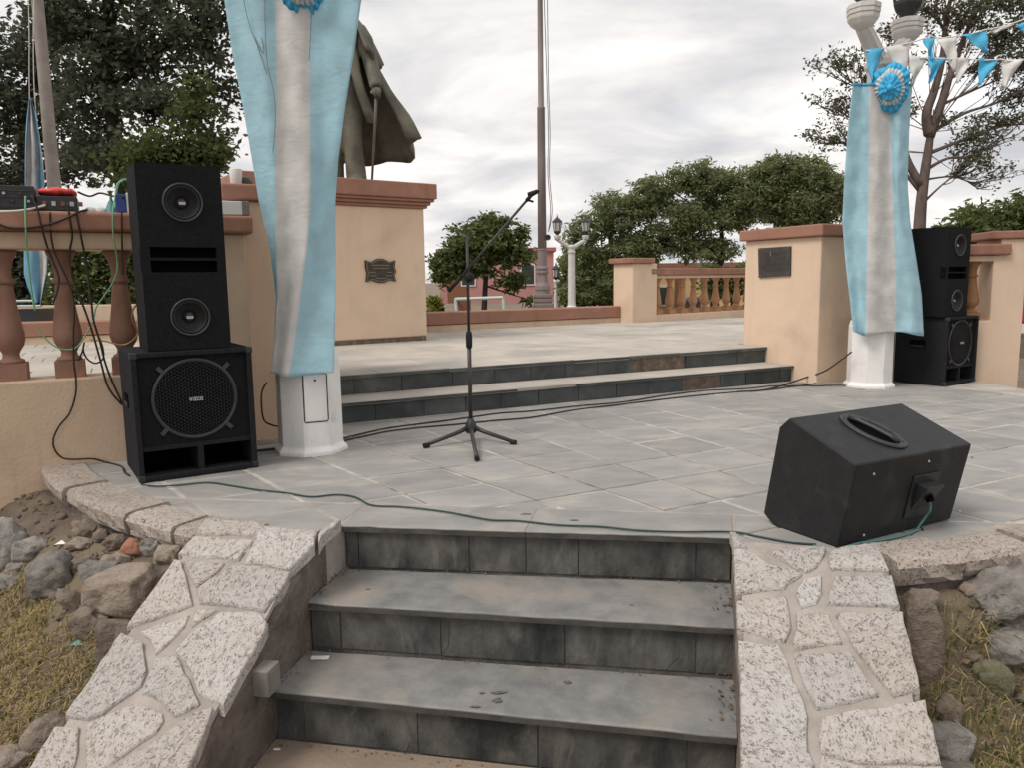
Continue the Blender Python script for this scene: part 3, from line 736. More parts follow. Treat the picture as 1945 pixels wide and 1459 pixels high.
# ---- rear steps and the upper terrace
TZ = .33
UR = 4.66
rear = thing('rear_steps', 'two long low dark slate steps up to the statue terrace', 'steps', P(2.2, .1).to_tuple())
def uvbox(mb, u0, u1, v0, v1, z0, z1):
    return mb.prism([P(u0, v0, z0), P(u1, v0, z0), P(u1, v1, z0), P(u0, v1, z0)], (0, 0, z1-z0))
for row, (v0, z0, z1) in enumerate(((0.0, 0.0, .132), (.36, .165, .297))):
    u = -.2; i = 0
    while u < UR-.02:
        w = RND.choice((.32, .36, .40, .46)); u1 = min(u+w, UR)
        mm = 'rear_riser'
        px_rub = (row == 1 and 2.75 < u+w/2 < 3.55) or (row == 0 and 3.25 < u+w/2 < 3.62)
        ov = RND.uniform(0, .006)
        if px_rub: mm = 'rubble'; ov = .009
        b = MB(); uvbox(b, u+.003, u1-.003, v0+ov, v0+.03, z0+.002, z1-RND.uniform(0, .004)); b.build('riser_tile', mm, rear)
        u = u1; i += 1
    b = MB(); uvbox(b, -.2, UR, v0+.012, v0+.34, -.05 if row == 0 else .0, z1-.001); b.build('step_core', 'riser_mortar', rear)
for row, (v0, v1, z) in enumerate(((-.022, .358, .165),)):
    cuts = [-.2, 1.5, 2.05, 3.2, UR]
    for k in range(4):
        rows = []; off = RND.uniform(-.006, .004)
        for q in range(9):
            uu = cuts[k]+.002+(cuts[k+1]-cuts[k]-.004)*q/8; j = RND.uniform(-.006, .006)
            rows.append([P(uu, v1, z-.032), P(uu, v1, z), P(uu, v0+off+j+.006, z), P(uu, v0+off+j, z-.008), P(uu, v0+off+j+.004, z-.032)])
        b = MB(); b.loft(rows[::-1]); b.build('tread', 'terrace_slab', rear)
for u0_, u1_, v0_, z0_, z1_ in ((-.2, 1.2, .3405, .300, .3225), (1.206, 2.9, .342, .300, .3225), (2.905, UR, .3395, .300, .3225), (-.2, 1.48, -.033, .138, .157), (2.06, UR, -.034, .138, .157)):
    b = MB(); uvbox(b, u0_, u1_, v0_, v0_+.02, z0_, z1_); b.build('nosing', 'rear_riser', rear)
# terrace bed + slabs
terr_poly = [P(-.2, .365), P(UR, .365), P(UR, .69), P(8.2, .69), P(8.2, 7.3), P(-9, 7.3), P(-9, .0), P(-5.2, -.38), P(-.75, -.38)]
b = MB()
b.prism([Vector((q.x, q.y, -.66)) for q in (P(-.2, .39), P(UR, .39), P(9, .9), P(9, 8.6), P(-9, 7.0), P(-9, -.4), P(-.75, -.4), P(-.75, .39))], (0, 0, .66+TZ-.012))
terrace = b.build('terrace_floor', 'joint'); tag(terrace, kind='structure')
uu = -7.0
row_v = [.345, .80, 1.27, 1.74, 2.21, 2.68, 3.15, 3.62, 4.09, 4.56, 5.03, 5.5, 5.97]
for j in range(len(row_v)-1):
    u = -.21 if j < 1 else -6.4
    off = .13*(j % 3)
    u -= off if j else 0
    while u < (UR if j == 0 else 7.5):
        w = .47 if j else .62
        u1 = u+w
        if j == 0: u1 = min(u1, UR)
        pl = [(q.x, q.y) for q in (P(u, row_v[j]), P(u1, row_v[j]), P(u1, row_v[j+1]), P(u, row_v[j+1]))]
        pl = shrink(pl, RND.uniform(.002, .005))
        if len(pl) > 2:
            slab(terrace, 'slab', pl, TZ+(.0), .034, 'terrace_slab', tilt=.002)
        u = u1

# ---- plinth blocks beside the rear steps
def plinth(label, u0, u1, v0, v1, ztop, cap, ovh=.05, z0=-.3):
    t = thing('plinth_block', label, 'plinth', P((u0+u1)/2, (v0+v1)/2, 0).to_tuple())
    b = MB(); uvbox(b, u0, u1, v0, v1, z0, ztop); b.build('block', 'stucco', t, bevel=.012)
    b = MB(); uvbox(b, u0-ovh, u1+ovh, v0-ovh, v1+ovh, ztop+.001, ztop+cap); b.build('cap', 'terracotta', t, bevel=.014)
    return t
pr = plinth('yellow plinth block with terracotta cap and dark plaque beside the draped right lamp', UR, 5.28, -.32, .70, 1.45, .115)
pl_ = plinth('yellow plinth block with terracotta cap behind the draped left lamp', -.76, -.2, -.33, .72, 1.60, .105)
# plaque on the block's face towards the steps
def face_pt(px, py): return PLN(px, py, P(UR, 0), U)
q = [face_pt(1442, 471), face_pt(1504, 467), face_pt(1503, 523), face_pt(1443, 527)]
pq = thing('wall_plaque', 'square dark plaque fixed to the right plinth block', 'plaque', q[3].to_tuple())
b = MB(); b.prism(q, -U*.02); b.build('plate', 'plaque_slate', pq, bevel=.004)
ctr = (q[0]+q[1]+q[2]+q[3])/4
for i in range(9):
    f = .20+.075*i
    a = lerp(lerp(q[0], q[3], f), lerp(q[1], q[2], f), .12+.05*(i % 3)); c = lerp(lerp(q[0], q[3], f), lerp(q[1], q[2], f), .88-.06*((i*2) % 3))
    b = MB(); b.prism([a-U*.0205, c-U*.0205, c-U*.0205+Vector((0, 0, .008)), a-U*.0205+Vector((0, 0, .008))], -U*.003); b.build('text_line', 'plaque_slate', pq)
b = MB(); a = face_pt(1466, 476)-U*.021
b.prism([a, a+Vector((0, 0, -.055)), a+V*-.014+Vector((0, 0, -.055)), a-V*.014], -U*.004); b.build('emblem', 'plaque_relief', pq)
for f, g in ((.06, .07), (.06, .93), (.94, .07), (.94, .93)):
    b = MB(); w = lerp(lerp(q[0], q[3], f), lerp(q[1], q[2], f), g); b.sphere(w-U*.021, .008, 8, 5); b.build('bolt', 'plaque_relief', pq)

# ---- balusters
def baluster_mesh(h, m='baluster_paint'):
    k = h/.75; b = MB()
    hw = .078
    b.box((0, 0, .05*k), (hw*2, hw*2, .10*k))
    b.lathe([(.070, .10*k), (.066, .118*k), (.046, .128*k), (.042, .15*k), (.050, .17*k), (.070, .20*k), (.079, .235*k), (.078, .27*k), (.069, .33*k), (.056, .42*k), (.046, .51*k), (.043, .56*k)], n=20)
    b.lathe([(.043, .555*k), (.056, .562*k), (.058, .575*k), (.050, .585*k), (.041, .592*k), (.042, .64*k), (.054, .69*k), (.076, .73*k), (.080, .752*k)], n=20)
    me = bpy.data.meshes.new('baluster'); me.from_pydata(b.v, [], b.f); me.materials.append(MATS[m])
    me.polygons.foreach_set('use_smooth', [len(p.vertices) == 4 and p.index >= 6 for p in me.polygons]); me.update()
    return me

# left balustrade
lb = thing('balustrade', 'yellow balustrade wall with terracotta balusters carrying the sound gear at left', 'balustrade', P(-2.2, -.4, -.6).to_tuple())
VF, VBk = -.53, -.25
rows_n = 40
b = MB(); b.prism([P(u_, VF, z_) for u_, z_ in ((-5.2, -.75), (-.70, -.75), (-.70, 1.372), (-5.2, 1.372), (-5.2, 1.273), (-1.0, 1.273), (-1.0, .52), (-5.2, .52))], V*(VBk-VF)); b.build('wall_frame', 'stucco_low', lb, bevel=.01)
b = MB(); uvbox(b, -5.25, -.655, VF-.055, VBk+.05, 1.373, 1.485); b.build('rail_cap', 'terracotta', lb, bevel=.02, seg=3)
bm1 = baluster_mesh(.752)
for u in (-1.13, -1.43, -1.73, -2.025, -2.32, -2.62, -2.92, -3.22):
    shared('baluster', bm1, lb, P(u, -.39, .519), AU)

# right balustrade, facing the camera
rb0, rb1 = Vector((3.55, 7.85, 0)), Vector((5.06, 7.62, 0))
rd = (rb1-rb0).normalized(); rn = Vector((-rd.y, rd.x, 0)); rl = (rb1-rb0).length
rbt = thing('balustrade', 'short yellow balustrade with terracotta balusters behind the right loudspeakers', 'balustrade', ((rb0+rb1)/2).to_tuple())
def rbox(mb, a0, a1, w0, w1, z0, z1): return mb.prism([rb0+rd*a0+rn*w0+Vector((0, 0, z0)), rb0+rd*a1+rn*w0+Vector((0, 0, z0)), rb0+rd*a1+rn*w1+Vector((0, 0, z0)), rb0+rd*a0+rn*w1+Vector((0, 0, z0))], (0, 0, z1-z0))
op = rl-.30
b = MB(); b.prism([rb0+rd*a_+Vector((0, 0, z_)) for a_, z_ in ((-.12, -.4), (rl, -.4), (rl, 1.40), (rl-.24, 1.40), (rl-.24, 1.245), (-.12, 1.245), (-.12, 1.186), (op, 1.186), (op, .60), (-.12, .60))], rn*.30); b.build('wall_frame', 'stucco', rbt, bevel=.008)
b = MB(); rbox(b, -.12, rl-.16, -.05, .297, 1.246, 1.355); b.build('rail_cap', 'terracotta', rbt, bevel=.016)
b = MB(); rbox(b, rl-.238, rl-.002, .301, .55, -.4, 1.40); b.build('pier_back', 'stucco', rbt)
b = MB(); rbox(b, rl-.34, rl+.12, -.03, .60, 1.401, 1.48); b.build('pier_cap', 'terracotta', rbt, bevel=.014)
bm2 = baluster_mesh(.585, 'baluster_ochre')
for a in (.2, .47, .74, .97, 1.10):
    if a < op-.08: shared('baluster', bm2, rbt, rb0+rd*a+rn*.15+Vector((0, 0, .6)), math.atan2(rd.y, rd.x), (.95, .95, 1))

# low back wall of the terrace, terracotta topped
lwp = [Vector((-9.5, 9.1, 0)), Vector((-5.2, 10.35, 0)), Vector((-1.22, 11.44, 0)), Vector((2.02, 13.30, 0))]
lw = thing('terrace_wall', 'low terracotta-topped wall along the back of the statue terrace', 'wall', lwp[2].to_tuple())
for i in range(3):
    a, c = lwp[i], lwp[i+1]; dd = (c-a).normalized(); nn = Vector((-dd.y, dd.x, 0))
    b = MB(); b.prism([a+nn*.02, c+nn*.02, c+nn*.30, a+nn*.30], (0, 0, .44)); 
    for k_ in range(len(b.v)): b.v[k_].z -= .02
    b.build('base_wall', 'stucco_low', lw, bevel=.01)
    b = MB(); rows = []
    for k_ in range(25):
        f = k_/24; p = lerp(a, c, f); zj = .43+.012*noise.noise(Vector((f*9, i, 2)))
        rows.append([p+Vector((0, 0, zj)), p+nn*.33+Vector((0, 0, zj)), p+nn*.33+Vector((0, 0, .60)), p+nn*.31+Vector((0, 0, .615)), p+nn*.02+Vector((0, 0, .615)), p+Vector((0, 0, .60))])
    b.loft(rows[::-1]); b.build('rail_cap', 'terracotta', lw)

# far balustrade right of the low wall
fb0, fb1 = Vector((2.02, 13.05, 0)), Vector((5.2, 15.6, 0))
fd = (fb1-fb0).normalized(); fn = Vector((-fd.y, fd.x, 0))
fbt = thing('balustrade', 'yellow balustrade with small terracotta balusters at the back of the terrace', 'balustrade', fb0.to_tuple())
def fbox(mb, a0, a1, w0, w1, z0, z1): return mb.prism([fb0+fd*a0+fn*w0+Vector((0, 0, z0)), fb0+fd*a1+fn*w0+Vector((0, 0, z0)), fb0+fd*a1+fn*w1+Vector((0, 0, z0)), fb0+fd*a0+fn*w1+Vector((0, 0, z0))], (0, 0, z1-z0))
FLn = (fb1-fb0).length
b = MB(); fbox(b, 0, .62, -.05, .40, -.5, 1.33); b.build('pier', 'stucco', fbt, bevel=.015)
b = MB(); fbox(b, -.06, .50, -.11, .46, 1.331, 1.42); b.build('pier_cap', 'terracotta', fbt, bevel=.015)
b = MB(); fbox(b, .621, FLn, 0, .26, -.5, .44); b.build('base_wall', 'stucco', fbt, bevel=.012)
b = MB(); fbox(b, .621, FLn, .004, .256, 1.075, 1.13); b.build('beam', 'stucco', fbt, bevel=.008)
b = MB(); fbox(b, .46, FLn, -.05, .31, 1.131, 1.25); b.build('rail_cap', 'terracotta', fbt, bevel=.014)
bm3 = baluster_mesh(.636, 'baluster_ochre')
a = .83
while a < FLn:
    shared('baluster', bm3, fbt, fb0+fd*a+fn*.13+Vector((0, 0, .439)), math.atan2(fd.y, fd.x), (1.0, 1.0, 1)); a += .335

# ---- statue pedestal
pa, pc = G(636, 657, TZ), G(812, 646, TZ)
pdv = Vector((pc.x-pa.x, pc.y-pa.y, 0)).normalized(); pdn = Vector((-pdv.y, pdv.x, 0))
pR = Vector((pc.x, pc.y, 0)); PWD = 2.15; PDP = 1.9
ped = thing('statue_pedestal', 'tall yellow pedestal with moulded terracotta cornice under the statue', 'pedestal', (pR-pdv*PWD/2+pdn*PDP/2+Vector((0, 0, TZ))).to_tuple())
def pbox(mb, o_, z0, z1):
    return mb.prism([pR+pdv*o_-pdn*o_+Vector((0, 0, z0)), pR-pdv*(PWD+o_)-pdn*o_+Vector((0, 0, z0)), pR-pdv*(PWD+o_)+pdn*(PDP+o_)+Vector((0, 0, z0)), pR+pdv*o_+pdn*(PDP+o_)+Vector((0, 0, z0))], (0, 0, z1-z0))
b = MB(); pbox(b, .0, TZ+.056, 1.965); b.build('block', 'stucco', ped, bevel=.015)
b = MB(); pbox(b, -.012, TZ-.1, TZ+.055); b.build('plinth_course', 'rubble', ped)
for i, (o_, z0, z1) in enumerate(((.035, 1.966, 2.0), (.065, 2.001, 2.04), (.10, 2.041, 2.075), (.125, 2.076, 2.26))):
    b = MB(); pbox(b, o_, z0, z1); b.build('cornice', 'terracotta', ped, bevel=.012)
# ornate bronze plaque
fpl = lambda x, y: PLN(x, y, pR, pdn)
cpl = fpl(722, 513)
oq = thing('bronze_plaque', 'small ornate bronze plaque with scalloped edge on the statue pedestal', 'plaque', cpl.to_tuple())
prof = [(-.5, .40), (-.30, .33), (-.10, .46), (.10, .46), (.30, .33), (.5, .40), (.47, .12), (.52, -.05), (.46, -.2), (.5, -.46), (.30, -.40), (.10, -.50), (-.10, -.50), (-.30, -.40), (-.5, -.46), (-.46, -.1), (-.5, .1)]
PWm, PHm = .40, .30
def opt(x, y, o_): return cpl+pdv*(x*PWm)+Vector((0, 0, y*PHm))-pdn*o_
b = MB(); b.prism([opt(x, y, .001) for x, y in prof], -pdn*.018); b.build('plate', 'plaque_bronze', oq)
b = MB(); b.tube([opt(x*.9, y*.88, .022) for x, y in prof+prof[:1]], .006, 6); b.build('border', 'plaque_relief', oq)
for x0, x1, y in ((-.38, -.18, -.06), (.2, .38, -.06), (-.36, -.14, -.2), (.16, .36, -.2), (-.3, .3, .22), (-.25, .25, .1), (-.2, .2, -.3)):
    b = MB(); b.prism([opt(x0, y, .019), opt(x1, y, .019), opt(x1, y-.035, .019), opt(x0, y-.035, .019)], -pdn*.004); b.build('text_line', 'plaque_relief', oq)

# ================================================================== OBJECTS
# ---- statue of a cloaked man with a cane
sx = D(655, 352, 9.85); SB = Vector((sx.x, 9.85, 2.26))
stat = thing('statue', 'bronze statue of a man in a long open cloak leaning on a cane', 'statue', SB.to_tuple())
def sp(x, z, y=0.0): return SB+Vector((x*.96, y, z*.885))
b = MB()
b.tube([sp(.17, .0, -.02), sp(.155, .12), sp(.14, .45, -.02), sp(.125, .66, -.03), (sp(.11, .95)), sp(.07, 1.16)], [.125, .128, .118, .125, .148, .15], 14)
b.tube([sp(-.15, .0, .06), sp(-.14, .12, .06), sp(-.13, .45, .05), sp(-.12, .66, .03), sp(-.105, .95), sp(-.07, 1.16)], [.12, .12, .112, .12, .145, .15], 14)
for fx, fy in ((.18, -.02), (-.17, .06)):
    b.sphere(sp(fx, .045, fy-.09), (.085, .19, .06), 12, 6)
def ell(cx, cz, rx, ry, cy=0, n=18): return [sp(cx+rx*math.cos(2*PI*i/n), cz, cy+ry*math.sin(2*PI*i/n)) for i in range(n)]
b.loft([ell(0, 1.0, .17, .14), ell(0, 1.12, .235, .175), ell(0, 1.3, .235, .17), ell(.0, 1.42, .225, .165), ell(.0, 1.47, .24, .18), ell(0, 1.6, .235, .175), ell(0, 1.85, .265, .19, .01), ell(0, 2.05, .29, .18, .02), ell(0, 2.18, .25, .15, .03), ell(0, 2.26, .12, .11, .02), ell(0, 2.36, .085, .09, .0)])
# head with nose, brow, hair and ears
b.sphere(sp(-.01, 2.50, -.01), (.115, .135, .165), 14, 9)
b.sphere(sp(-.01, 2.53, .035), (.128, .13, .155), 12, 8)
b.sphere(sp(-.01, 2.485, -.145), (.02, .03, .042), 8, 5); b.sphere(sp(-.01, 2.545, -.118), (.07, .025, .018), 8, 5)
b.sphere(sp(-.01, 2.415, -.115), (.04, .022, .013), 8, 5); b.sphere(sp(.108, 2.49, .01), (.02, .03, .045), 8, 5); b.sphere(sp(-.128, 2.49, .01), (.02, .03, .045), 8, 5)
# arms
b.tube([sp(.24, 2.12, .03), sp(.33, 1.95, .0), sp(.39, 1.72, -.03), sp(.44, 1.5, -.14), sp(.495, 1.26, -.24)], [.10, .105, .095, .088, .075], 12)
b.tube([sp(-.24, 2.12, .03), sp(-.33, 1.95, .02), sp(-.40, 1.72, .02), sp(-.36, 1.5, -.1), sp(-.22, 1.42, -.2)], [.10, .105, .095, .085, .07], 12)
body = b.build('figure', 'bronze', stat, smooth=True)
rm = body.modifiers.new('remesh', 'REMESH'); rm.mode = 'VOXEL'; rm.voxel_size = .022; rm.use_smooth_shade = True
sm = body.modifiers.new('smooth', 'SMOOTH'); sm.factor = .5; sm.iterations = 3
# hand closed on the cane knob
b = MB(); hc = Vector((.515, -.27, 1.20))
b.sphere(sp(.505, 1.215, -.26), (.055, .065, .05), 12, 7)
for k in range(4):
    ang_ = -.55+k*.36
    ox_, oz_ = .052*math.sin(ang_), -.012-.012*abs(k-1.5)
    b.tube([sp(.505+ox_, 1.235, -.29), sp(.515+ox_*1.2, 1.225+oz_*.2, -.335), sp(.52+ox_, 1.175+oz_, -.345), sp(.522+ox_*.7, 1.14+oz_, -.315)], [.021, .021, .019, .015], 8)
b.tube([sp(.455, 1.225, -.25), sp(.447, 1.19, -.30), sp(.475, 1.165, -.335)], [.022, .02, .016], 8)
b.build('hand', 'bronze', stat, smooth=True)
b = MB(); b.tube([sp(.505, 1.19, -.31), sp(.47, .8, -.28), sp(.39, 0, -.22)], [.02, .018, .013], 10); b.sphere(sp(.507, 1.205, -.31), .032, 10, 6); b.build('cane', 'bronze', stat, smooth=True)
# long cloak blown to the side
def cloak_pt(a, z):
    """a: 0 right, 90 back, 180 left; returns point on the shell"""
    zz = [2.15, 1.9, 1.6, 1.24, .93, .64, .40]; rr = [.27, .37, .46, .60, .80, .94, 1.0]; rl_ = [.27, .36, .41, .44, .46, .48, .5]
    rxr = float(np.interp(-z, [-q for q in zz], rr)); rxl = float(np.interp(-z, [-q for q in zz], rl_)); ry = float(np.interp(-z, [-q for q in zz], [.2, .27, .32, .36, .40, .44, .46]))
    c = math.cos(a); rx = rxr if c > 0 else rxl
    fold = 1+.07*math.sin(a*9+z*2.2+.6*math.sin(z*3))*min(1, (2.2-z))+.03*math.sin(a*19-z*3)*min(1, 2.2-z)
    return sp(c*rx*fold, z, math.sin(a)*ry*fold+.05)
b = MB(); rows = []
for i in range(15):
    f = i/14; row = []
    for k in range(49):
        a = math.radians(-18+(212+18)*k/48)
        hem = .64 if a < 0.05 else .64-.26*sstep((a-.05)/.7)+.02*math.sin(a*8)
        z = 2.16+(hem-2.16)*f
        row.append(cloak_pt(a, z))
    rows.append(row)
b.loft(rows, closed=False)
o = b.build('cloak', 'bronze', stat, smooth=True); so = o.modifiers.new('solid', 'SOLIDIFY'); so.thickness = .035; so.offset = 0
# shoulder cape
b = MB(); rows = []
for i in range(9):
    f = i/8; row = []
    for k in range(41):
        a = math.radians(-44+(224+44)*k/40)
        z = 2.33-.70*f+(.05*math.sin(a*5)*f) + (.10*f if a < -.5 else 0)
        rx = .12+.40*(f**.62); ry = .13+.27*(f**.6)
        fold = 1+.055*math.sin(a*11+1+f)*f+.03*math.sin(a*5)*f
        row.append(sp(math.cos(a)*rx*fold, z, math.sin(a)*ry*fold+.03))
    rows.append(row)
b.loft(rows, closed=False)
o = b.build('shoulder_cape', 'bronze', stat, smooth=True); so = o.modifiers.new('solid', 'SOLIDIFY'); so.thickness = .04; so.offset = 0
# coat front edges
for sgn in (1, -1):
    b = MB(); pth = [(.15, 2.27, -.13), (.22, 2.05, -.22), (.20, 1.8, -.24), (.23, 1.5, -.25), (.29, 1.22, -.23), (.36, .97, -.2), (.405, .82, -.17)]
    rows = []
    for i, (x, z, y) in enumerate(pth):
        w = .045+.012*i/6
        rows.append([sp(sgn*(x-w), z, y-.012), sp(sgn*x, z, y-.045), sp(sgn*(x+w), z, y-.01), sp(sgn*(x+w*1.4), z+.0, y+.05), sp(sgn*x, z, y+.03)])
    if sgn < 0: rows = rows[::-1]
    b.loft(rows); b.build('coat_edge', 'bronze', stat, smooth=True)
b = MB(); b.tube([sp(-.24, 1.455, -.02), sp(-.15, 1.45, -.165), sp(0, 1.44, -.198), sp(.15, 1.45, -.17), sp(.24, 1.46, -.03)], .014, 8); b.build('waistcoat_hem', 'bronze', stat, smooth=True)

# ---- loudspeakers
RX = Matrix.Rotation(PI/2, 3, 'X')                 # +z of a lathe -> towards the front (-y)
def plate_hole(mb, x0, x1, z0, z1, cx, cz, r, y, n=40):
    an = [2*PI*i/n for i in range(n)]+[math.atan2(z-cz, x-cx) % (2*PI) for x in (x0, x1) for z in (z0, z1)]
    an = sorted(set(round(a, 5) for a in an)); R_, C_ = [], []
    for a in an:
        c, s = math.cos(a), math.sin(a)
        t = min([((x1 if c > 0 else x0)-cx)/c if abs(c) > 1e-6 else 1e9, ((z1 if s > 0 else z0)-cz)/s if abs(s) > 1e-6 else 1e9])
        R_.append(Vector((cx+t*c, y, cz+t*s))); C_.append(Vector((cx+r*c, y, cz+r*s)))
    m_ = len(an); vs = R_+C_+[q+Vector((0, .05, 0)) for q in C_]
    fs = [(i, (i+1) % m_, m_+(i+1) % m_, m_+i) for i in range(m_)]+[(m_+i, m_+(i+1) % m_, 2*m_+(i+1) % m_, 2*m_+i) for i in range(m_)]
    mb.add(vs, fs)
def driver(root, cx, cz, r, small=True):
    dv = MB(); dv.lathe([(r*1.08, .0), (r*1.10, .006), (r*1.06, .011), (r*.99, .010), (r*.97, -.01), (r*1.0, -.04), (r*1.08, -.04)], (cx, 0, cz), 40, RX, 0, False)
    dr = dv.build('driver', 'surround_rubber', root, smooth=True, local=True)
    d2 = MB(); d2.lathe([(r*.985, -.006), (r*.93, .006), (r*.86, .006), (r*.80, -.008), (r*.55, -.026), (r*.30, -.042), (r*.26, -.046), (r*.0+.001, -.046)], (cx, 0, cz), 40, RX, 0, False)
    d2.build('cone', 'cone_black', dr, smooth=True, local=True)
    d3 = MB(); d3.lathe([(r*.30, -.044), (r*.28, -.032), (r*.18, -.022), (.001, -.019)], (cx, 0, cz), 24, RX, 0, False); d3.build('dust_cap', 'surround_rubber', dr, smooth=True, local=True)
    d4 = MB(); d4.box((cx, .018, cz-.003), (r*.36, .004, r*.15)); d4.build('badge', 'badge_grey', dr, local=True)
def top_box(label, loc, rz, w, h, d):
    t = thing('loudspeaker', label, 'loudspeaker', loc, rz)
    body = MB()
    z = [0, .185, .36, .41, .478, .495, .557, .60, .80, 1.0]; z = [q*h for q in z]
    s1, s2 = (.425*h, .488*h), (.503*h, .56*h)
    xi0, xi1 = .045, w-.045
    # body behind the baffle, then the baffle in pieces
    body.box((w/2, (d+.055)/2, h/2), (w, d-.055, h))
    r = .094
    plate_hole(body, 0, w, 0, s1[0], w/2+.01, .18*h, r, 0); plate_hole(body, 0, w, s2[1], h, w/2+.01, .80*h, r, 0)
    def fb(x0, x1, z0, z1): body.box(((x0+x1)/2, .0276, (z0+z1)/2), (x1-x0, .0552, z1-z0))
    fb(0, xi0, *s1); fb(xi1, w, *s1); fb(0, xi0, *s2); fb(xi1, w, *s2); fb(0, w, s1[1], s2[0])
    # rim of the baffle: top, bottom and side edges
    T = .0552
    body.add([(0, 0, 0), (0, T, 0), (0, T, h), (0, 0, h)], [(0, 3, 2, 1)]); body.add([(w, 0, 0), (w, T, 0), (w, T, h), (w, 0, h)], [(0, 1, 2, 3)])
    body.add([(0, 0, h), (w, 0, h), (w, T, h), (0, T, h)], [(0, 1, 2, 3)]); body.add([(0, 0, 0), (w, 0, 0), (w, T, 0), (0, T, 0)], [(3, 2, 1, 0)])
    body.build('cabinet', 'carpet_black', t, local=True)
    for a, c in (s1, s2):
        pm = MB(); pm.box((w/2, .053, (a+c)/2), (xi1-xi0-.002, .003, c-a-.002)); pm.build('port', 'port_black', t, local=True)
    driver(t, w/2+.01, .80*h, r); driver(t, w/2+.01, .18*h, r)
    return t
def sub_box(label, loc, rz, w, h, d):
    t = thing('subwoofer', label, 'subwoofer', loc, rz)
    k = .028
    c = MB()
    c.box((k/2, d/2, h/2), (k, d, h)); c.box((w-k/2, d/2, h/2), (k, d, h)); c.box((w/2, d/2, h-k/2), (w-2*k, d, k)); c.box((w/2, d/2, k/2), (w-2*k, d, k)); c.box((w/2, d-k/2, h/2), (w-2*k, k, h-2*k))
    c.build('cabinet', 'carpet_edge', t, bevel=.006, local=True)
    bf = MB(); zs = .185
    plate_hole(bf, k, w-k, zs, h-k, w/2, .43*h/.7, .215, .03)
    bf.build('baffle', 'carpet_black', t, local=True)
    sh = MB(); sh.box((w/2, .16, zs-.012), (w-2*k, .28, .024)); sh.box((w/2+.01, .16, (k+zs-.024)/2), (.03, .28, zs-.024-k)); sh.build('port_divider', 'carpet_edge', t, local=True)
    pb = MB(); pb.box((w/2, .3, (k+zs)/2), (w-2*k, .004, zs-k)); pb.box((w/2, .2, k+.002), (w-2*k, .2, .003)); pb.build('port', 'port_black', t, local=True)
    cz = .43*h/.7
    dv = MB(); r = .215
    dv.lathe([(r*1.04, .0), (r*1.045, .010), (r*1.0, .016), (r*.96, .010), (r*.95, -.02), (r*1.02, -.02)], (w/2, .03, cz), 56, RX, 0, False)
    for a in (45, 135, 225, 315):
        a = math.radians(a); dv.box((w/2+math.cos(a)*r*1.10, .022, cz+math.sin(a)*r*1.10), (.05, .014, .022), Matrix.Rotation(-a, 3, 'Y'))
    dr = dv.build('driver', 'surround_rubber', t, local=True)
    cn = MB(); cn.lathe([(r*.97, -.004), (r*.9, .0), (r*.8, -.012), (r*.4, -.05), (.001, -.06)], (w/2, .03, cz), 40, RX, 0, False); cn.build('cone', 'port_black', dr, smooth=True, local=True)
    gr = MB()
    for fam in (30, -30, 90):
        ca, sa = math.cos(math.radians(fam)), math.sin(math.radians(fam)); q = -r*.93
        while q < r*.94:
            L_ = math.sqrt(max(0, (r*.955)**2-q*q)); mid = Vector((w/2-sa*q, .0, cz+ca*q)); y = .016+.004*math.cos(q*9)
            gr.box((mid.x, y, mid.z), (2*L_, .0025, .0028), Matrix.Rotation(-math.radians(fam), 3, 'Y')); q += .0165
    gr.build('grille', 'cone_black', dr, local=True)
    bd = MB(); bx_ = w/2-.034
    for i, (dx0, dx1, ln_) in enumerate(((0, .0, 1), (.006, .012, 1), (.016, .026, 1), (.028, .030, 1), (.036, .046, 1), (.05, .06, 1), (.064, .064, 1))):
        bd.prism([Vector((bx_+dx0, .006, cz-.009)), Vector((bx_+dx0+.005, .006, cz-.009)), Vector((bx_+dx1+.005, .006, cz+.009)), Vector((bx_+dx1, .006, cz+.009))], (0, -.003, 0))
    for zz in (-.009, .007):
        bd.box((w/2+.012, .0045, cz+zz), (.05, .003, .003))
    bd.build('badge', 'badge_grey', dr, local=True)
    # side handle recesses and corner guards
    for xs in (-.001, w+.001):
        hd = MB(); hd.box((xs, d*.55, h*.60), (.006, .15, .075)); hh = hd.build('handle_cup', 'port_black', t, local=True)
        hb = MB(); hb.box((xs+(-.004 if xs < 0 else .004), d*.55, h*.60-.02), (.006, .13, .02)); hb.build('handle', 'black_plastic', hh, local=True)
    for xs in (0, w):
        for zs_ in (0, h):
            cg = MB(); cg.box((xs+(-.002 if xs == 0 else .002)+(.016 if xs == 0 else -.016), .012, zs_+(.018 if zs_ == 0 else -.016)), (.036, .032, .036)); cg.build('corner_guard', 'black_plastic', t, bevel=.006, local=True)
    return t
fl = G(266, 920)
aL = math.radians(33)
exL = Vector((math.cos(aL), math.sin(aL), 0)); eyL = Vector((-math.sin(aL), math.cos(aL), 0))
sub_box('black carpeted subwoofer standing on the plaza by the left balustrade', (fl.x, fl.y, .004), aL, .625, .70, .52)
tl = fl+exL*.092+eyL*.02
top_box('black two-driver loudspeaker stacked on the left subwoofer', (tl.x, tl.y, .708), aL-math.radians(1.5), .425, .985, .40)
aR = math.radians(34); exR = Vector((math.cos(aR), math.sin(aR), 0)); eyR = Vector((-math.sin(aR), math.cos(aR), 0))
fr_ = G(1793, 735)
sub_box('black subwoofer standing behind the draped right lamp post', (fr_.x, fr_.y, .004), aR, .60, .655, .50)
tr_ = fr_+eyR*.03-exR*.03
top_box('black two-driver loudspeaker stacked on the right subwoofer', (tr_.x, tr_.y, .664), aR, .43, .84, .40)

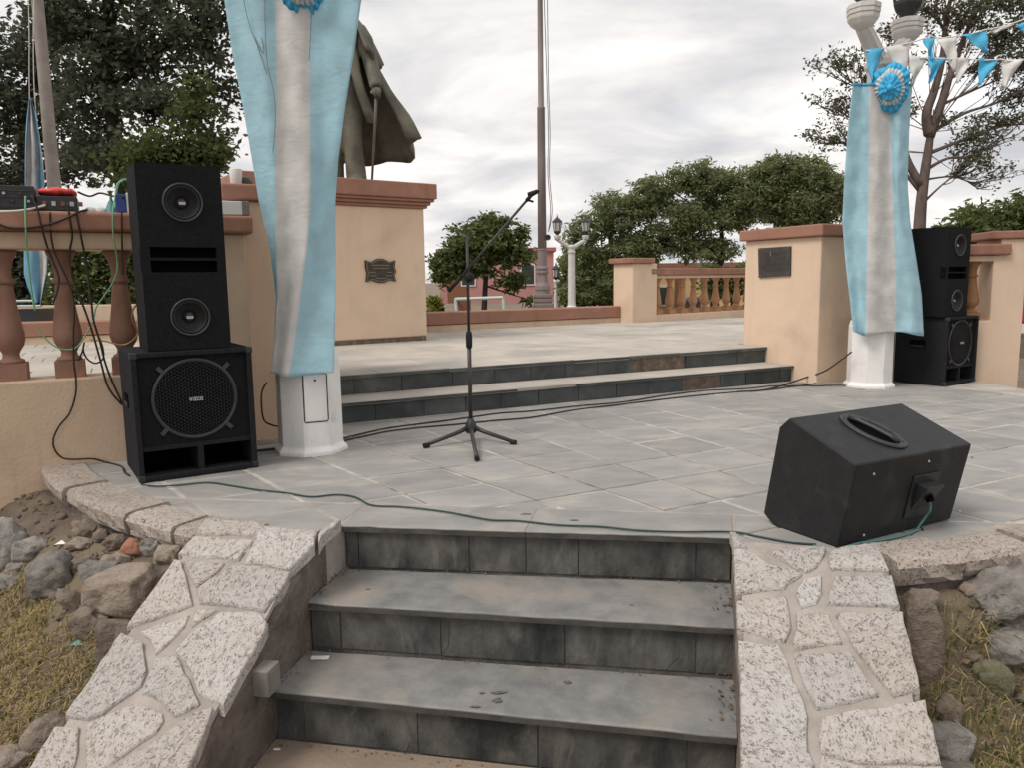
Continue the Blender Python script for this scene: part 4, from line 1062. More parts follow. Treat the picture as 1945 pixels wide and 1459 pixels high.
# ---- floor monitor wedge
m0, m1 = G(1590, 1043), G(1808, 988)
me_ = (m1-m0).normalized(); mg = Vector((-me_.y, me_.x, 0)); MLn = .715
mon = thing('stage_monitor', 'black wedge stage monitor with oval handle lying on the plaza edge', 'monitor', m0.to_tuple())
mp_ = [(0, 0.003), (.33, .003), (.385, .04), (.312, .432), (.258, .480), (-.071, .350)]
def mpt(s, z, e_): return m0+mg*s+me_*e_+Vector((0, 0, z))
b = MB(); b.prism([mpt(s, z, 0) for s, z in mp_], me_*MLn); b.build('cabinet', 'black_paint', mon, bevel=.009)
tdir = (mpt(.258, .48, 0)-mpt(-.071, .35, 0)).normalized(); tn = me_.cross(tdir).normalized()
if tn.z < 0: tn = -tn
hc_ = PLN(1657, 821, mpt(.258, .48, 0), tn)
ha = (tdir*.97+me_*-.25).normalized(); hb_ = tn.cross(ha)
def oval(ra, rb, h, n=36): return [hc_+ha*(ra*math.cos(2*PI*i/n))+hb_*(rb*math.copysign(abs(math.sin(2*PI*i/n))**.9, math.sin(2*PI*i/n)))+tn*h for i in range(n)]
b = MB(); rg = [oval(.140, .088, .0), oval(.140, .088, .008), oval(.134, .083, .012), oval(.112, .064, .011), oval(.108, .060, -.002)]
b.loft(rg, caps=False); hp = b.build('handle_plate', 'black_plastic', mon, smooth=False)
b = MB(); b.prism(oval(.110, .062, .0012), tn*.0012); b.build('cup', 'port_black', hp)
b = MB(); b.tube([hc_+ha*-.108+tn*.010, hc_+ha*-.07+tn*.018, hc_+tn*.020, hc_+ha*.07+tn*.018, hc_+ha*.108+tn*.010], [.014, .0105, .010, .0105, .014], 10); b.build('handle_bar', 'black_plastic', hp, smooth=True)
for i in range(8):
    a = 2*PI*(i+.5)/8; b = MB(); b.sphere(hc_+ha*(.124*math.cos(a))+hb_*(.074*math.sin(a))+tn*.012, .004, 8, 4); b.build('screw', 'surround_rubber', hp)
# connector dish on the back panel
fdir = (mpt(-.071, .35, 0)-mpt(0, 0, 0)).normalized(); fnn = me_.cross(fdir).normalized()
if fnn.y > 0: fnn = -fnn
jc = PLN(1750, 940, mpt(0, 0, 0), fnn)
def jp(e_, t_, o_): return jc+me_*e_+fdir*t_+fnn*o_
b = MB(); b.prism([jp(-.085, -.095, .001), jp(.085, -.095, .001), jp(.085, .095, .001), jp(-.085, .095, .001)], fnn*.005); jpl = b.build('connector_plate', 'black_plastic', mon, bevel=.003)
b = MB(); b.prism([jp(-.055, .06, .006), jp(-.055, -.06, .006), jp(-.055, .06, .055)], me_*.11); b.build('connector_hood', 'black_plastic', jpl, bevel=.003)
b = MB(); b.tube([jp(0, .01, .03), jp(0, -.012, .045)], .016, 14); b.build('socket', 'port_black', jpl)
for e_, t_ in ((-.33, -.13), (.29, -.13), (-.36, .14), (.27, .13), (-.03, .15)):
    b = MB(); b.sphere(jp(e_+.02, t_, .0), .006, 8, 4); b.build('screw', 'badge_grey', mon)
for e_ in (.05, MLn-.05):
    b = MB(); b.lathe([(.016, 0), (.014, .02)], mpt(.04, -.001, e_)-Vector((0, 0, 0)), 10); 

# ---- microphone stand
mb0 = Vector((-.277, 5.03, 0)); mst = thing('microphone_stand', 'dark tripod microphone boom stand without a microphone on the plaza', 'microphone stand', mb0.to_tuple())
for q in ((808, 848), (977, 842), (906, 873)):
    tip = G(q[0], q[1], .012); d_ = Vector((tip.x-mb0.x, tip.y-mb0.y, 0)); d_ = d_.normalized()
    b = MB(); b.tube([mb0+d_*.02+Vector((0, 0, .095)), mb0+d_*.10+Vector((0, 0, .07)), Vector((tip.x, tip.y, .018))], [.017, .014, .012], 10); lg = b.build('leg', 'stand_metal', mst, smooth=True)
    b = MB(); b.tube([Vector((tip.x, tip.y, .018))-d_*.025, Vector((tip.x, tip.y, .016))+d_*.012], [.0165, .0165], 10); b.build('foot', 'rubber_black', lg)
b = MB(); b.lathe([(.03, .055), (.042, .07), (.04, .10), (.028, .13), (.016, .155)], mb0, 16); b.build('hub', 'black_plastic', mst, smooth=True)
b = MB(); b.tube([mb0+Vector((0, 0, .1)), mb0+Vector((0, 0, .67))], .0135, 12); b.build('lower_tube', 'stand_metal', mst, smooth=True)
b = MB(); b.lathe([(.014, .62), (.021, .632), (.0215, .70), (.019, .715), (.0195, .725), (.012, .735)], mb0, 14); b.build('clamp_collar', 'rubber_black', mst, smooth=True)
b = MB(); b.tube([mb0+Vector((0, 0, .70)), mb0+Vector((0, 0, 1.355))], .0095, 10); b.build('upper_tube', 'stand_metal', mst, smooth=True)
bo0, bo1 = D(852, 553, 5.0), D(1004, 376, 5.0)
b = MB(); b.tube([bo0, bo1], .0085, 10); bm_ = b.build('boom', 'stand_metal', mst, smooth=True)
b = MB(); b.tube([bo0, lerp(bo0, bo1, .16)], .0125, 10); b.build('counterweight', 'rubber_black', bm_, smooth=True)
kx = D(891, 526, 5.0)
b = MB(); b.lathe([(.012, -.032), (.024, -.03), (.033, -.012), (.033, .01), (.026, .026), (.012, .032)], kx, 14, RX); b.build('boom_clutch', 'rubber_black', mst, smooth=True)
hd_ = (bo1-bo0).normalized()
b = MB(); b.tube([bo1-hd_*.02, bo1+hd_*.03], .013, 10); b.tube([bo1+hd_*.01+Vector((-.012, 0, .015)), bo1+hd_*.04, bo1+hd_*.06+Vector((.02, 0, .0)), bo1+hd_*.05+Vector((.028, 0, .012))], [.014, .017, .013, .012], 8); b.tube([bo1+Vector((.0, 0, -.012)), bo1+Vector((.032, 0, -.022))], .007, 8); b.build('clip', 'rubber_black', bm_, smooth=True)

# ---- lamp posts
def octa(r, n=8, ph=0): return [(r*math.cos(2*PI*i/n+ph), r*math.sin(2*PI*i/n+ph)) for i in range(n)]
def lantern(parent, c, sc=1.0):
    c = Vector(c)
    f = MB(); f.lathe([(.05*sc, -.01*sc), (.06*sc, .02*sc), (.085*sc, .045*sc), (.125*sc, .085*sc), (.14*sc, .12*sc), (.14*sc, .15*sc), (.10*sc, .152*sc)], c, 6)
    prof = [(.10, .15), (.165, .50)]
    for i in range(6):
        a = 2*PI*i/6; p0 = c+Vector((math.cos(a)*.128*sc, math.sin(a)*.128*sc, .14*sc)); p1 = c+Vector((math.cos(a)*.178*sc, math.sin(a)*.178*sc, .5*sc)); f.tube([p0, p1], .013*sc, 5)
    lo = f.build('lantern', 'lantern_black', parent)
    for i in range(6):
        a0, a1 = 2*PI*(i+.08)/6, 2*PI*(i+.92)/6
        q = [c+Vector((math.cos(a)*r*sc, math.sin(a)*r*sc, z*sc)) for a, r, z in ((a0, .122, .155), (a1, .122, .155), (a1, .170, .495), (a0, .170, .495))]
        m_ = MB(); m_.prism(q, (q[0]-c).cross(Vector((0, 0, 1))).normalized().cross(Vector((0, 0, -1)))*-.004); m_.build('pane', 'lantern_glass', lo)
    m_ = MB(); m_.lathe([(.20*sc, .495*sc), (.205*sc, .52*sc), (.13*sc, .60*sc), (.07*sc, .655*sc), (.045*sc, .665*sc), (.03*sc, .70*sc), (.012*sc, .76*sc), (.006*sc, .84*sc)], c, 6); m_.build('roof', 'lantern_black', lo)
    return lo
def lamp_post(label, base, rz, group=None, panel=None, AL=.365):
    t = thing('lamp_post', label, 'lamp post', base.to_tuple(), 0, group)
    B = base; ph = rz+PI/8
    m = MB(); m.lathe([(.232, -.02), (.232, .022), (.205, .05), (.202, .58), (.192, .62), (.175, .645)], B, 8, None, ph); m.build('base', 'white_paint', t, bevel=.006)
    m = MB(); m.lathe([(.172, .64), (.16, .68), (.152, .8), (.145, 2.0), (.138, 2.72), (.16, 2.74), (.162, 2.79), (.14, 2.81), (.14, 2.92), (.165, 2.95), (.165, 3.0), (.12, 3.06)], B, 8, None, ph); m.build('column', 'lamp_white', t, bevel=.004)
    ad_ = Vector((math.cos(rz), math.sin(rz), 0)); sd_ = Vector((-ad_.y, ad_.x, 0))
    for sgn in (-1, 1):
        rows = []
        for q in range(11):
            f = q/10; s_ = .035+(AL-.035)*f**1.15; z = 2.89+.36*f**.9
            w, h = .088-.02*f, .10-.035*f
            c = B+ad_*(sgn*s_)+Vector((0, 0, z)); tv = (ad_*sgn*(.55+.55*f)+Vector((0, 0, 1.0-.45*f))).normalized(); nv = sd_.cross(tv)
            rows.append([c+(sd_*w*math.cos(k*PI/8)+nv*h*math.sin(k*PI/8))*(1.0 if k % 2 else .86) for k in range(16)])
        m = MB(); m.loft(rows if sgn > 0 else rows); ar = m.build('arm', 'lamp_white', t, bevel=.0)
        cc = B+ad_*(sgn*AL)+Vector((0, 0, -.065))
        m = MB(); m.lathe([(.03, 3.275), (.07, 3.30), (.10, 3.325), (.128, 3.365), (.132, 3.375), (.136, 3.40), (.126, 3.404), (.140, 3.412), (.142, 3.44), (.132, 3.444), (.144, 3.452), (.144, 3.49), (.13, 3.495), (.05, 3.50)], cc, 8, None, ph); m.build('cup', 'lamp_white', t)
        lantern(t, cc+Vector((0, 0, 3.505)))
    if panel:
        fdv, cw = panel
        fdv = fdv.normalized(); sv = Vector((-fdv.y, fdv.x, 0)); ap = .2025*math.cos(PI/8)
        rr = [(sx_*.068, z_) for sx_, z_ in ((-1, .215), (1, .215), (1, .505), (-1, .505))]
        m = MB(); m.prism([B+fdv*(ap+.003)+sv*(x+cw)+Vector((0, 0, z)) for x, z in rr], fdv*.006); pn = m.build('access_panel', 'white_paint', t, bevel=.003)
        m = MB(); loop = [B+fdv*(ap+.0035)+sv*(x+cw)+Vector((0, 0, z)) for x, z in ((-.073, .22), (-.066, .209), (.066, .209), (.073, .22), (.073, .5), (.066, .511), (-.066, .511), (-.073, .5), (-.073, .22))]
        m.tube(loop, .0028, 5); m.build('panel_gap', 'port_black', pn)
        m = MB(); m.tube([B+fdv*(ap+.006)+sv*cw+Vector((0, 0, .47)), B+fdv*(ap+.0105)+sv*cw+Vector((0, 0, .47))], .007, 8); m.build('lock', 'port_black', pn)
    return t
lp1 = D(586, 866, 4.80); lp1 = Vector((lp1.x, 4.80, 0))
g1 = G(580, 868); lpos1 = Vector((g1.x*1.02+.01, g1.y+.205, 0))
# access door faces the plaza, between the camera and the right
lamp_post('white octagonal lamp post beside the left loudspeakers wrapped in a blue and white banner', lpos1, AU, 'plaza lamp posts', (Vector((math.cos(AU-PI/2), math.sin(AU-PI/2), 0)), 0))
g2 = G(1658, 739); lpos2 = Vector((g2.x*1.015, g2.y+.20, 0))
lamp_post('white octagonal lamp post by the right plinth block wrapped in a blue and white banner', lpos2, AU+math.radians(8), 'plaza lamp posts', (Vector((math.cos(AU+math.radians(8)-PI/4), math.sin(AU+math.radians(8)-PI/4), 0)), 0))

# ---- banners
def banner(name, label, rows, nU=46, nV=70, seed=1, m='flag_cloth', fold=.02, hem=None, group=None, cat='banner', solid=.004):
    """rows: (py, [x left, x white start, x white end, x right], [depths])"""
    ys = [r[0] for r in rows]; b = MB(); b.uv = []
    base = D((rows[-1][1][1]+rows[-1][1][2])/2, ys[-1], rows[-1][2][1])
    t = thing(name, label, cat, base.to_tuple(), 0, group)
    sb = [0, 1/3, 2/3, 1]
    for j in range(nV+1):
        y = ys[0]+(ys[-1]-ys[0])*j/nV
        xs = [float(np.interp(y, ys, [r[1][k] for r in rows])) for k in range(4)]
        ds = [float(np.interp(y, ys, [r[2][k] for r in rows])) for k in range(4)]
        for i in range(nU+1):
            s_ = i/nU; x = float(np.interp(s_, sb, xs)); dd = float(np.interp(s_, sb, ds))
            f = j/nV
            w = fold*(1.1*math.sin(s_*15+seed+2.2*noise.noise(Vector((s_*2, f*2.2, seed))))+.5*noise.noise(Vector((s_*5, f*7, seed+3)))+.45*noise.noise(Vector((s_*9+f*5, f*16-s_*4, seed+6))))
            yy = y+4*math.sin(s_*9+seed)*(1 if j == nV else 0)
            b.v.append(D(x, yy, dd+w)); b.uv.append((s_, f))
    nn = nU+1
    b.f = [(j*nn+i, (j+1)*nn+i, (j+1)*nn+i+1, j*nn+i+1) for j in range(nV) for i in range(nU)]
    o = b.build('cloth', m, t, smooth=True)
    so = o.modifiers.new('solid', 'SOLIDIFY'); so.thickness = solid*.3
    if hem:
        top = [b.v[i]+Vector((0, -.004, 0)) for i in range(0, nn, 3)]
        h = MB(); h.tube(top, hem, 6); h.build('hem', 'hem_blue', t)
    return t
Yf = lpos1.y-.23
BAN1 = banner('banner', 'long pale blue and white banner hanging on the left lamp post', [
    (-75, [417, 522, 587, 700], [Yf-.02]*4), (0, [426, 524, 588, 686], [Yf]*4), (100, [441, 525, 587, 672], [Yf, Yf, Yf, Yf]), (200, [461, 526, 588, 656], [Yf+.02, Yf, Yf, Yf+.03]),
    (300, [478, 524, 590, 643], [Yf+.04, Yf-.005, Yf, Yf+.07]), (380, [491, 523, 590, 637], [Yf+.08, Yf-.01, Yf-.01, Yf+.12]), (460, [510, 524, 584, 637], [Yf+.16, Yf, Yf-.02, Yf+.14]),
    (560, [523, 526, 571, 637], [Yf+.28, Yf+.02, Yf-.03, Yf+.08]), (640, [521, 521, 560, 636], [Yf+.26, Yf+.03, Yf-.04, Yf+.04]), (712, [514, 514, 548, 634], [Yf+.22, Yf+.0, Yf-.06, Yf+.0])],
    nV=110, seed=2, fold=.016, group='lamp post banners')
for i, pp in enumerate((((459, -20), (472, 40), (492, 95), (507, 140)), ((503, -20), (504, 60), (508, 120), (520, 175), (523, 230), (518, 290)), ((592, 10), (590, 60), (587, 115)), ((478, 60), (500, 100), (497, 70)))):
    b = MB(); b.tube(smoothpath([D(x, y, Yf-.024) for x, y in pp]), .0022, 5); o = b.build('dark_line', 'box_grey', BAN1)  # thin dark grey lines running down the front of the left banner
Yg = lpos2.y-.22
banner('banner', 'long pale blue and white banner hanging on the right lamp post', [
    (160, [1620, 1651, 1690, 1733], [Yg]*4), (250, [1610, 1651, 1692, 1727], [Yg]*4), (350, [1603, 1650, 1695, 1724], [Yg+.04, Yg, Yg, Yg+.04]), (420, [1600, 1649, 1698, 1729], [Yg+.06, Yg, Yg, Yg+.05]),
    (500, [1606, 1647, 1700, 1742], [Yg+.05, Yg-.02, Yg-.02, Yg+.02]), (560, [1613, 1646, 1702, 1751], [Yg+.04, Yg-.03, Yg-.03, Yg]), (634, [1621, 1645, 1702, 1755], [Yg+.03, Yg-.03, Yg-.03, Yg-.02])],
    nV=80, seed=5, fold=.028, hem=.012, group='lamp post banners')

# ---- rosettes
def rosette(label, c, k, tilt=0.0, nr=None):
    t = thing('rosette', label, 'rosette', c.to_tuple())
    nv = (CAM-c).normalized() if nr is None else nr; sv = nv.cross(Vector((0, 0, 1))).normalized(); uv = sv.cross(nv)
    def ruffle(r0, r1, h, m, name, npl, seed):
        rows = []
        for q in range(5):
            f = q/4; ring = []
            for i in range(npl*4):
                a = 2*PI*i/(npl*4); wv = math.sin(a*npl+1.2*math.sin(a*3+seed))*.011*f*k+.008*k*math.sin(a*5+seed)*f
                r = (r0+(r1-r0)*f)*(1+.06*math.sin(a*3+seed)*f+.04*math.sin(a*7+2*seed)*f+.02*math.sin(a*npl+1)*f)*k
                ring.append(c+sv*(r*math.cos(a)*.80)+uv*(r*math.sin(a))+nv*((h-.012*f*f)*k+wv+.005))
            rows.append(ring)
        bb = MB(); bb.loft(rows, caps=False); o = bb.build(name, m, t, smooth=True); so = o.modifiers.new('solid', 'SOLIDIFY'); so.thickness = .003
    ruffle(.03, .20, .010, 'rosette_blue', 'outer_ruffle', 22, 1)
    ruffle(.03, .152, .028, 'rosette_white', 'middle_ruffle', 26, 2)
    ruffle(.02, .112, .046, 'rosette_blue', 'inner_ruffle', 13, 3)
    ruffle(.01, .060, .060, 'rosette_blue', 'petal_ruffle', 8, 4)
    bb = MB(); bb.sphere(c+nv*(.066*k), .028*k, 12, 7); bb.build('button', 'rosette_blue', t, smooth=True)
rosette('ruffled blue and white rosette pinned to the banner on the right lamp', D(1690, 166, Yg-.05), 1.03)
rosette('ruffled blue rosette at the top edge of the picture on the left banner', D(570, -42, Yf-.06), .92)

# ---- bunting
def bunting(label, pts, pens):
    t = thing('bunting', label, 'bunting', pts[0].to_tuple(), 0, 'bunting strings at the right lamp')
    fine = []
    for i in range(len(pts)-1):
        for q in range(5): fine.append(lerp(pts[i], pts[i+1], q/5)-Vector((0, 0, .012*math.sin(PI*q/5))))
    fine.append(pts[-1])
    b = MB(); b.tube(fine, .006, 5); b.build('cord', 'pennant_white', t)
    for a, c, tip, m, s_ in pens:
        b = MB(); n_ = 8; rows = []
        for j in range(n_+1):
            f = j/n_; row = []
            for i in range(7):
                g = i/6; p = lerp(lerp(a, c, g), tip, f*.985); w = .02*math.sin(g*5+f*3+s_)*(.3+f)+.01*math.sin(f*9+g*4+s_*2)
                row.append(p+Vector((0, w, 0)))
            rows.append(row)
        b.loft(rows, closed=False); o = b.build('pennant', m, t, smooth=True); so = o.modifiers.new('solid', 'SOLIDIFY'); so.thickness = .003
YB = lpos2.y-.22
def DB(x, y): return D(x, y, YB-.18*(x-1650)/300)
bunting('upper string of blue and white pennants tied to the right lamp', [DB(1645, 96), DB(1680, 90), DB(1768, 68), DB(1800, 70), DB(1870, 56), DB(1945, 36), DB(2010, 18)], [
    (DB(1645, 92), DB(1678, 92), DB(1655, 158), 'pennant_blue', 1), (DB(1680, 90), DB(1728, 82), DB(1722, 165), 'pennant_white', 2), (DB(1752, 74), DB(1776, 70), DB(1768, 116), 'pennant_blue', 3), (DB(1778, 74), DB(1818, 70), DB(1813, 136), 'pennant_white', 4),
    (DB(1826, 66), DB(1872, 58), DB(1876, 100), 'pennant_blue', 5), (DB(1880, 56), DB(1926, 46), DB(1890, 62), 'pennant_white', 6), (DB(1930, 46), DB(1965, 36), DB(1946, 62), 'pennant_blue', 7)])
bunting('lower string of blue and white pennants tied to the right lamp', [DB(1728, 106), DB(1764, 108), DB(1830, 110), DB(1900, 112), DB(1945, 113), DB(2010, 115)], [
    (DB(1726, 106), DB(1762, 108), DB(1732, 164), 'pennant_white', 2.2), (DB(1763, 108), DB(1798, 108), DB(1765, 158), 'pennant_blue', 3.1), (DB(1812, 109), DB(1846, 110), DB(1818, 158), 'pennant_white', 4.4), (DB(1858, 110), DB(1897, 112), DB(1861, 162), 'pennant_blue', 5.2), (DB(1904, 112), DB(1943, 113), DB(1906, 168), 'pennant_white', 6.5)])

# ---- sound gear on the left balustrade
RZ = 1.486
def ru(px, v=-.45): return uv_of(PLN(px, 400, P(0, v), V))[0]
def rz_of(px, py, v=-.45): return PLN(px, py, P(0, v), V).z
def gear(name, label, cat, px0, px1, v0=-.54, v1=-.30):
    u0, u1 = ru(px0, v0), ru(px1, v0); return thing(name, label, cat, P((u0+u1)/2, (v0+v1)/2, RZ).to_tuple()), u0, u1
t, u0, u1 = gear('amplifier', 'black rack amplifier on the balustrade rail at the left edge', 'amplifier', -50, 68, -.55)
b = MB(); uvbox(b, u0, u1, -.55, -.25, RZ+.004, RZ+.135); b.build('case', 'black_plastic', t, bevel=.004)
for z0 in (.02, .07, .105):
    b = MB(); uvbox(b, u0+.01, u1-.01, -.556, -.551, RZ+z0, RZ+z0+.006); b.build('panel_strip', 'surround_rubber', t)
for i in range(9):
    b = MB(); uq = u1-.03-.038*i; b.tube([P(uq, -.551, RZ+.05+.04*(i % 2)), P(uq, -.566, RZ+.05+.04*(i % 2))], .008, 8); b.build('knob', 'badge_grey' if i % 3 == 0 else 'surround_rubber', t)
t, u0, u1 = gear('mixer', 'black mixer box on the rail under the red bag', 'mixer', 70, 148, -.54)
b = MB(); uvbox(b, u0, u1, -.54, -.30, RZ+.004, RZ+.085); b.build('case', 'black_plastic', t, bevel=.004)
for i in range(5):
    b = MB(); uvbox(b, u0+.03+.045*i, u0+.05+.045*i, -.547, -.541, RZ+.03, RZ+.055); b.build('socket', 'badge_grey' if i % 2 else 'door_brown', t)
t, u0, u1 = gear('red_bag', 'bright red soft bag lying on the mixer box', 'bag', 74, 147, -.53)
b = MB(); rows = []
for i in range(9):
    f = i/8; uq = u0+(u1-u0)*f; k = math.sin(PI*min(max(f, .04), .96))**.35
    rows.append([P(uq, -.42+.11*k*math.cos(a), RZ+.115+.03*k*math.sin(a)*(1+.2*math.sin(i*2.1))+.004*math.sin(i*3)) for a in [2*PI*q/12 for q in range(12)]])
b.loft(rows); b.build('bag_body', 'red_plastic', t, smooth=True)
for px, lab in ((172, 'white cup lying on the rail beside the red bag, left of two'), (191, 'white cup lying on the rail beside the green funnel, right of two')):
    t, u0, u1 = gear('cup', lab, 'cup', px-9, px+9, -.5)
    b = MB(); c = P((u0+u1)/2, -.42, RZ+.002); b.lathe([(.033, 0), (.034, .012), (.030, .026), (.018, .036), (.003, .038)], c, 14); b.build('cup_body', 'white_plastic', t, smooth=True)
t, u0, u1 = gear('funnel', 'pale green pointed funnel on the rail left of the loudspeaker', 'funnel', 203, 222, -.5)
b = MB(); b.lathe([(.045, 0), (.043, .004), (.016, .075), (.009, .08), (.007, .11)], P((u0+u1)/2, -.42, RZ+.002), 14); b.build('funnel_body', 'cable_teal', t, smooth=True)
t, u0, u1 = gear('power_supply', 'blue and white power box on the rail touching the left loudspeaker', 'power supply', 220, 262, -.52)
b = MB(); uvbox(b, u0, lerp(u0, u1, .5), -.52, -.36, RZ+.003, RZ+.11); b.build('case', 'blue_plastic', t, bevel=.004)
b = MB(); uvbox(b, lerp(u0, u1, .505), u1, -.52, -.36, RZ+.003, RZ+.12); b.build('cover', 'white_plastic', t, bevel=.004)
t, u0, u1 = gear('white_case', 'white and dark grey box on the rail right of the left loudspeaker', 'box', 405, 474, -.56)
b = MB(); uvbox(b, u0, lerp(u0, u1, .8), -.56, -.36, RZ+.003, RZ+.088); b.build('case', 'white_plastic', t, bevel=.004)
b = MB(); uvbox(b, lerp(u0, u1, .803), u1, -.562, -.36, RZ+.003, RZ+.09); b.build('end_cap', 'box_grey', t, bevel=.004)
CZ = 1.706
def capu(px): return uv_of(PLN(px, 350, P(0, -.15), V))[0]
t = thing('tumbler', 'white cylindrical tumbler on the left plinth cap', 'tumbler', P(capu(449), -.15, CZ).to_tuple())
b = MB(); b.lathe([(.032, 0), (.036, .005), (.042, .115), (.04, .12), (.036, .112), (.03, .01)], P(capu(449), -.15, CZ), 16); b.build('tumbler_body', 'white_plastic', t, smooth=True)
t = thing('cap_hat', 'dark brown round hat on the left plinth cap', 'hat', P(capu(470), -.12, CZ).to_tuple())
b = MB(); b.lathe([(.052, 0), (.055, .01), (.05, .04), (.034, .066), (.01, .076)], P(capu(468), -.12, CZ), 16); b.build('crown', 'stand_metal', t, smooth=True)
b = MB(); uvbox(b, capu(468)-.02, capu(468)+.09, -.22, -.14, CZ+.001, CZ+.012); b.build('brim', 'red_plastic', t, bevel=.003)

# ---- cables
def cable(label, pts, r, m, group=None, n=6):
    b = MB(); b.tube(smoothpath(pts, n), r, 6); o = b.build('cable', m, smooth=True); tag(o, label, 'cable', group); return o
def GF(x, y, z=.0075): return G(x, y, z)
cable('thin green cable snaking along the plaza edge to the stage monitor', [GF(x, y) for x, y in ((268, 921), (300, 924), (340, 922), (395, 917), (440, 923), (490, 931), (540, 936), (590, 944), (640, 940), (675, 945), (705, 960), (760, 963), (810, 968), (860, 975), (930, 988), (985, 990), (1060, 998), (1140, 1001), (1210, 1008), (1290, 1011), (1390, 1011), (1440, 1020), (1500, 1031), (1550, 1035))], .0042, 'cable_green')
cable('short teal cable plugged into the stage monitor panel', [jp(0, -.01, .04), jp(.012, -.05, .045), jp(.02, -.09, .03), jp(.0, -.15, .02), GF(1742, 1008), GF(1715, 1018), GF(1680, 1026), GF(1630, 1033), GF(1585, 1045), GF(1545, 1037)], .005, 'cable_teal')
cable('small black loop of wire hanging under the monitor panel', [jp(.005, -.13, .022), jp(.03, -.16, .03), jp(.01, -.195, .045), jp(-.035, -.19, .04), jp(-.055, -.165, .025)], .004, 'cable_black')
cable('black cable running along the foot of the rear steps, nearer strand', [GF(x, y) for x, y in ((620, 848), (650, 838), (700, 827), (740, 819), (800, 812), (870, 806), (940, 799), (1010, 793), (1090, 779), (1180, 768), (1280, 756), (1380, 746), (1450, 741), (1530, 731), (1600, 722), (1640, 728))], .006, 'cable_black')
cable('black cable running along the foot of the rear steps, farther strand', [GF(x, y) for x, y in ((600, 842), (650, 833), (700, 821), (745, 812), (800, 805), (870, 796), (950, 785), (1010, 781), (1100, 771), (1180, 764), (1270, 750), (1340, 742), (1420, 738), (1470, 733), (1540, 733), (1600, 732), (1640, 736))], .006, 'cable_black')
cable('black cable lifting off the floor to the right lamp post', [GF(1400, 744), GF(1460, 739), lerp(G(1520, 727), lpos2, .1)+Vector((0, 0, .06)), D(1570, 703, 7.35), D(1618, 668, 7.25)], .008, 'cable_black')
cable('dark cable from the pier to behind the left lamp base', [P(-.62, -.535, .42), P(-.66, -.56, .35), D(500, 795, 4.85), D(517, 808, 4.83), D(540, 812, 4.95)], .006, 'cable_black')
cable('pair of dark cables on the floor between subwoofer and left lamp', [GF(470, 858), GF(500, 855), GF(530, 852), GF(560, 850)], .008, 'cable_black')
def W(px, py, v=-.56): return PLN(px, py, P(0, v), V)
cable('long dark cable looping down the yellow wall to the left subwoofer', [W(95, 402, -.6), W(101, 470), W(138, 560), W(139, 640), W(140, 690), W(144, 720), W(143, 750), W(132, 785), W(112, 810), W(101, 835), W(104, 855), W(118, 870), W(140, 873), W(175, 872), GF(200, 878), GF(230, 886), GF(236, 897), GF(245, 903)], .0052, 'cable_black')
cable('black cable hanging from the mixer behind the loudspeaker, left strand', [W(128, 385, -.6), W(134, 425, -.6), W(137, 450, -.58), W(132, 480), W(136, 520), W(150, 560), W(165, 600), W(178, 640), W(192, 690), W(205, 735), W(228, 765), W(245, 775, -.5)], .0058, 'cable_black')
cable('black cable hanging from the mixer behind the loudspeaker, right strand', [W(142, 385, -.6), W(150, 430, -.6), W(160, 480), W(168, 530), W(174, 580), W(178, 610), W(190, 650), W(200, 690), W(215, 730), W(235, 770), W(248, 782, -.5)], .0058, 'cable_black')
cable('black cable slung under the rail cap from the amplifier', [W(-20, 416, -.6), W(10, 430, -.6), W(45, 433, -.6), W(90, 426, -.6), W(120, 416, -.6), W(150, 402, -.6), W(165, 398, -.55)], .007, 'cable_black')
cable('pale green wire hanging from the funnel down past the third baluster', [W(232, 343, -.45), W(222, 350, -.5), W(217, 380, -.56), W(214, 405, -.6), W(215, 445, -.6), W(222, 490), W(222, 515), W(212, 540), W(195, 565), W(182, 585), W(176, 610), W(150, 655), W(125, 664), W(100, 655), W(80, 635), W(68, 612)], .0042, 'cable_bright')
cable('bright green wire arching beside the loudspeaker top', [W(219, 395, -.5), W(221, 360, -.47), W(228, 344, -.45), W(240, 340, -.44), W(252, 345, -.44), W(262, 355, -.4)], .006, 'cable_bright')
cable('thin green wire hanging from the amplifier front', [W(48, 372, -.58), W(48, 400, -.6), W(49, 440, -.6), W(52, 480), W(58, 540), W(66, 590)], .005, 'cable_bright')
cable('thin dark wire hanging from the amplifier past the second baluster', [W(60, 370, -.58), W(72, 400, -.6), W(80, 435, -.6), W(92, 475), W(106, 510), W(112, 530), W(108, 555), W(100, 575)], .0055, 'cable_black')
cable('white cable lying along the rail at the left edge', [W(-20, 402, -.58), W(30, 400, -.58), W(60, 396, -.575), W(86, 389, -.56)], .007, 'cable_white')
cable('thin dark wire beside the loudspeaker on the rail', [W(231, 396, -.6), W(231, 430, -.6), W(232, 475), W(233, 520)], .005, 'cable_black')
cable('black wire from mixer across the rail to the power box', [W(148, 364, -.5), W(170, 372, -.44), W(190, 366, -.42), W(215, 372, -.46), W(235, 374, -.53)], .006, 'cable_black')
cable('black tangle of wire at the third baluster foot', [W(148, 685), W(156, 668), W(160, 650), W(158, 665), W(166, 682), W(182, 690), W(196, 680), W(195, 660), W(188, 640)], .0055, 'cable_black')
cable('loose pale cable curling behind the loudspeaker at the rail posts', [W(262, 575, -.4), W(252, 590, -.45), W(252, 610, -.45), W(262, 630, -.45), W(250, 648), W(230, 655), W(200, 648), W(170, 645)], .005, 'cable_ochre')

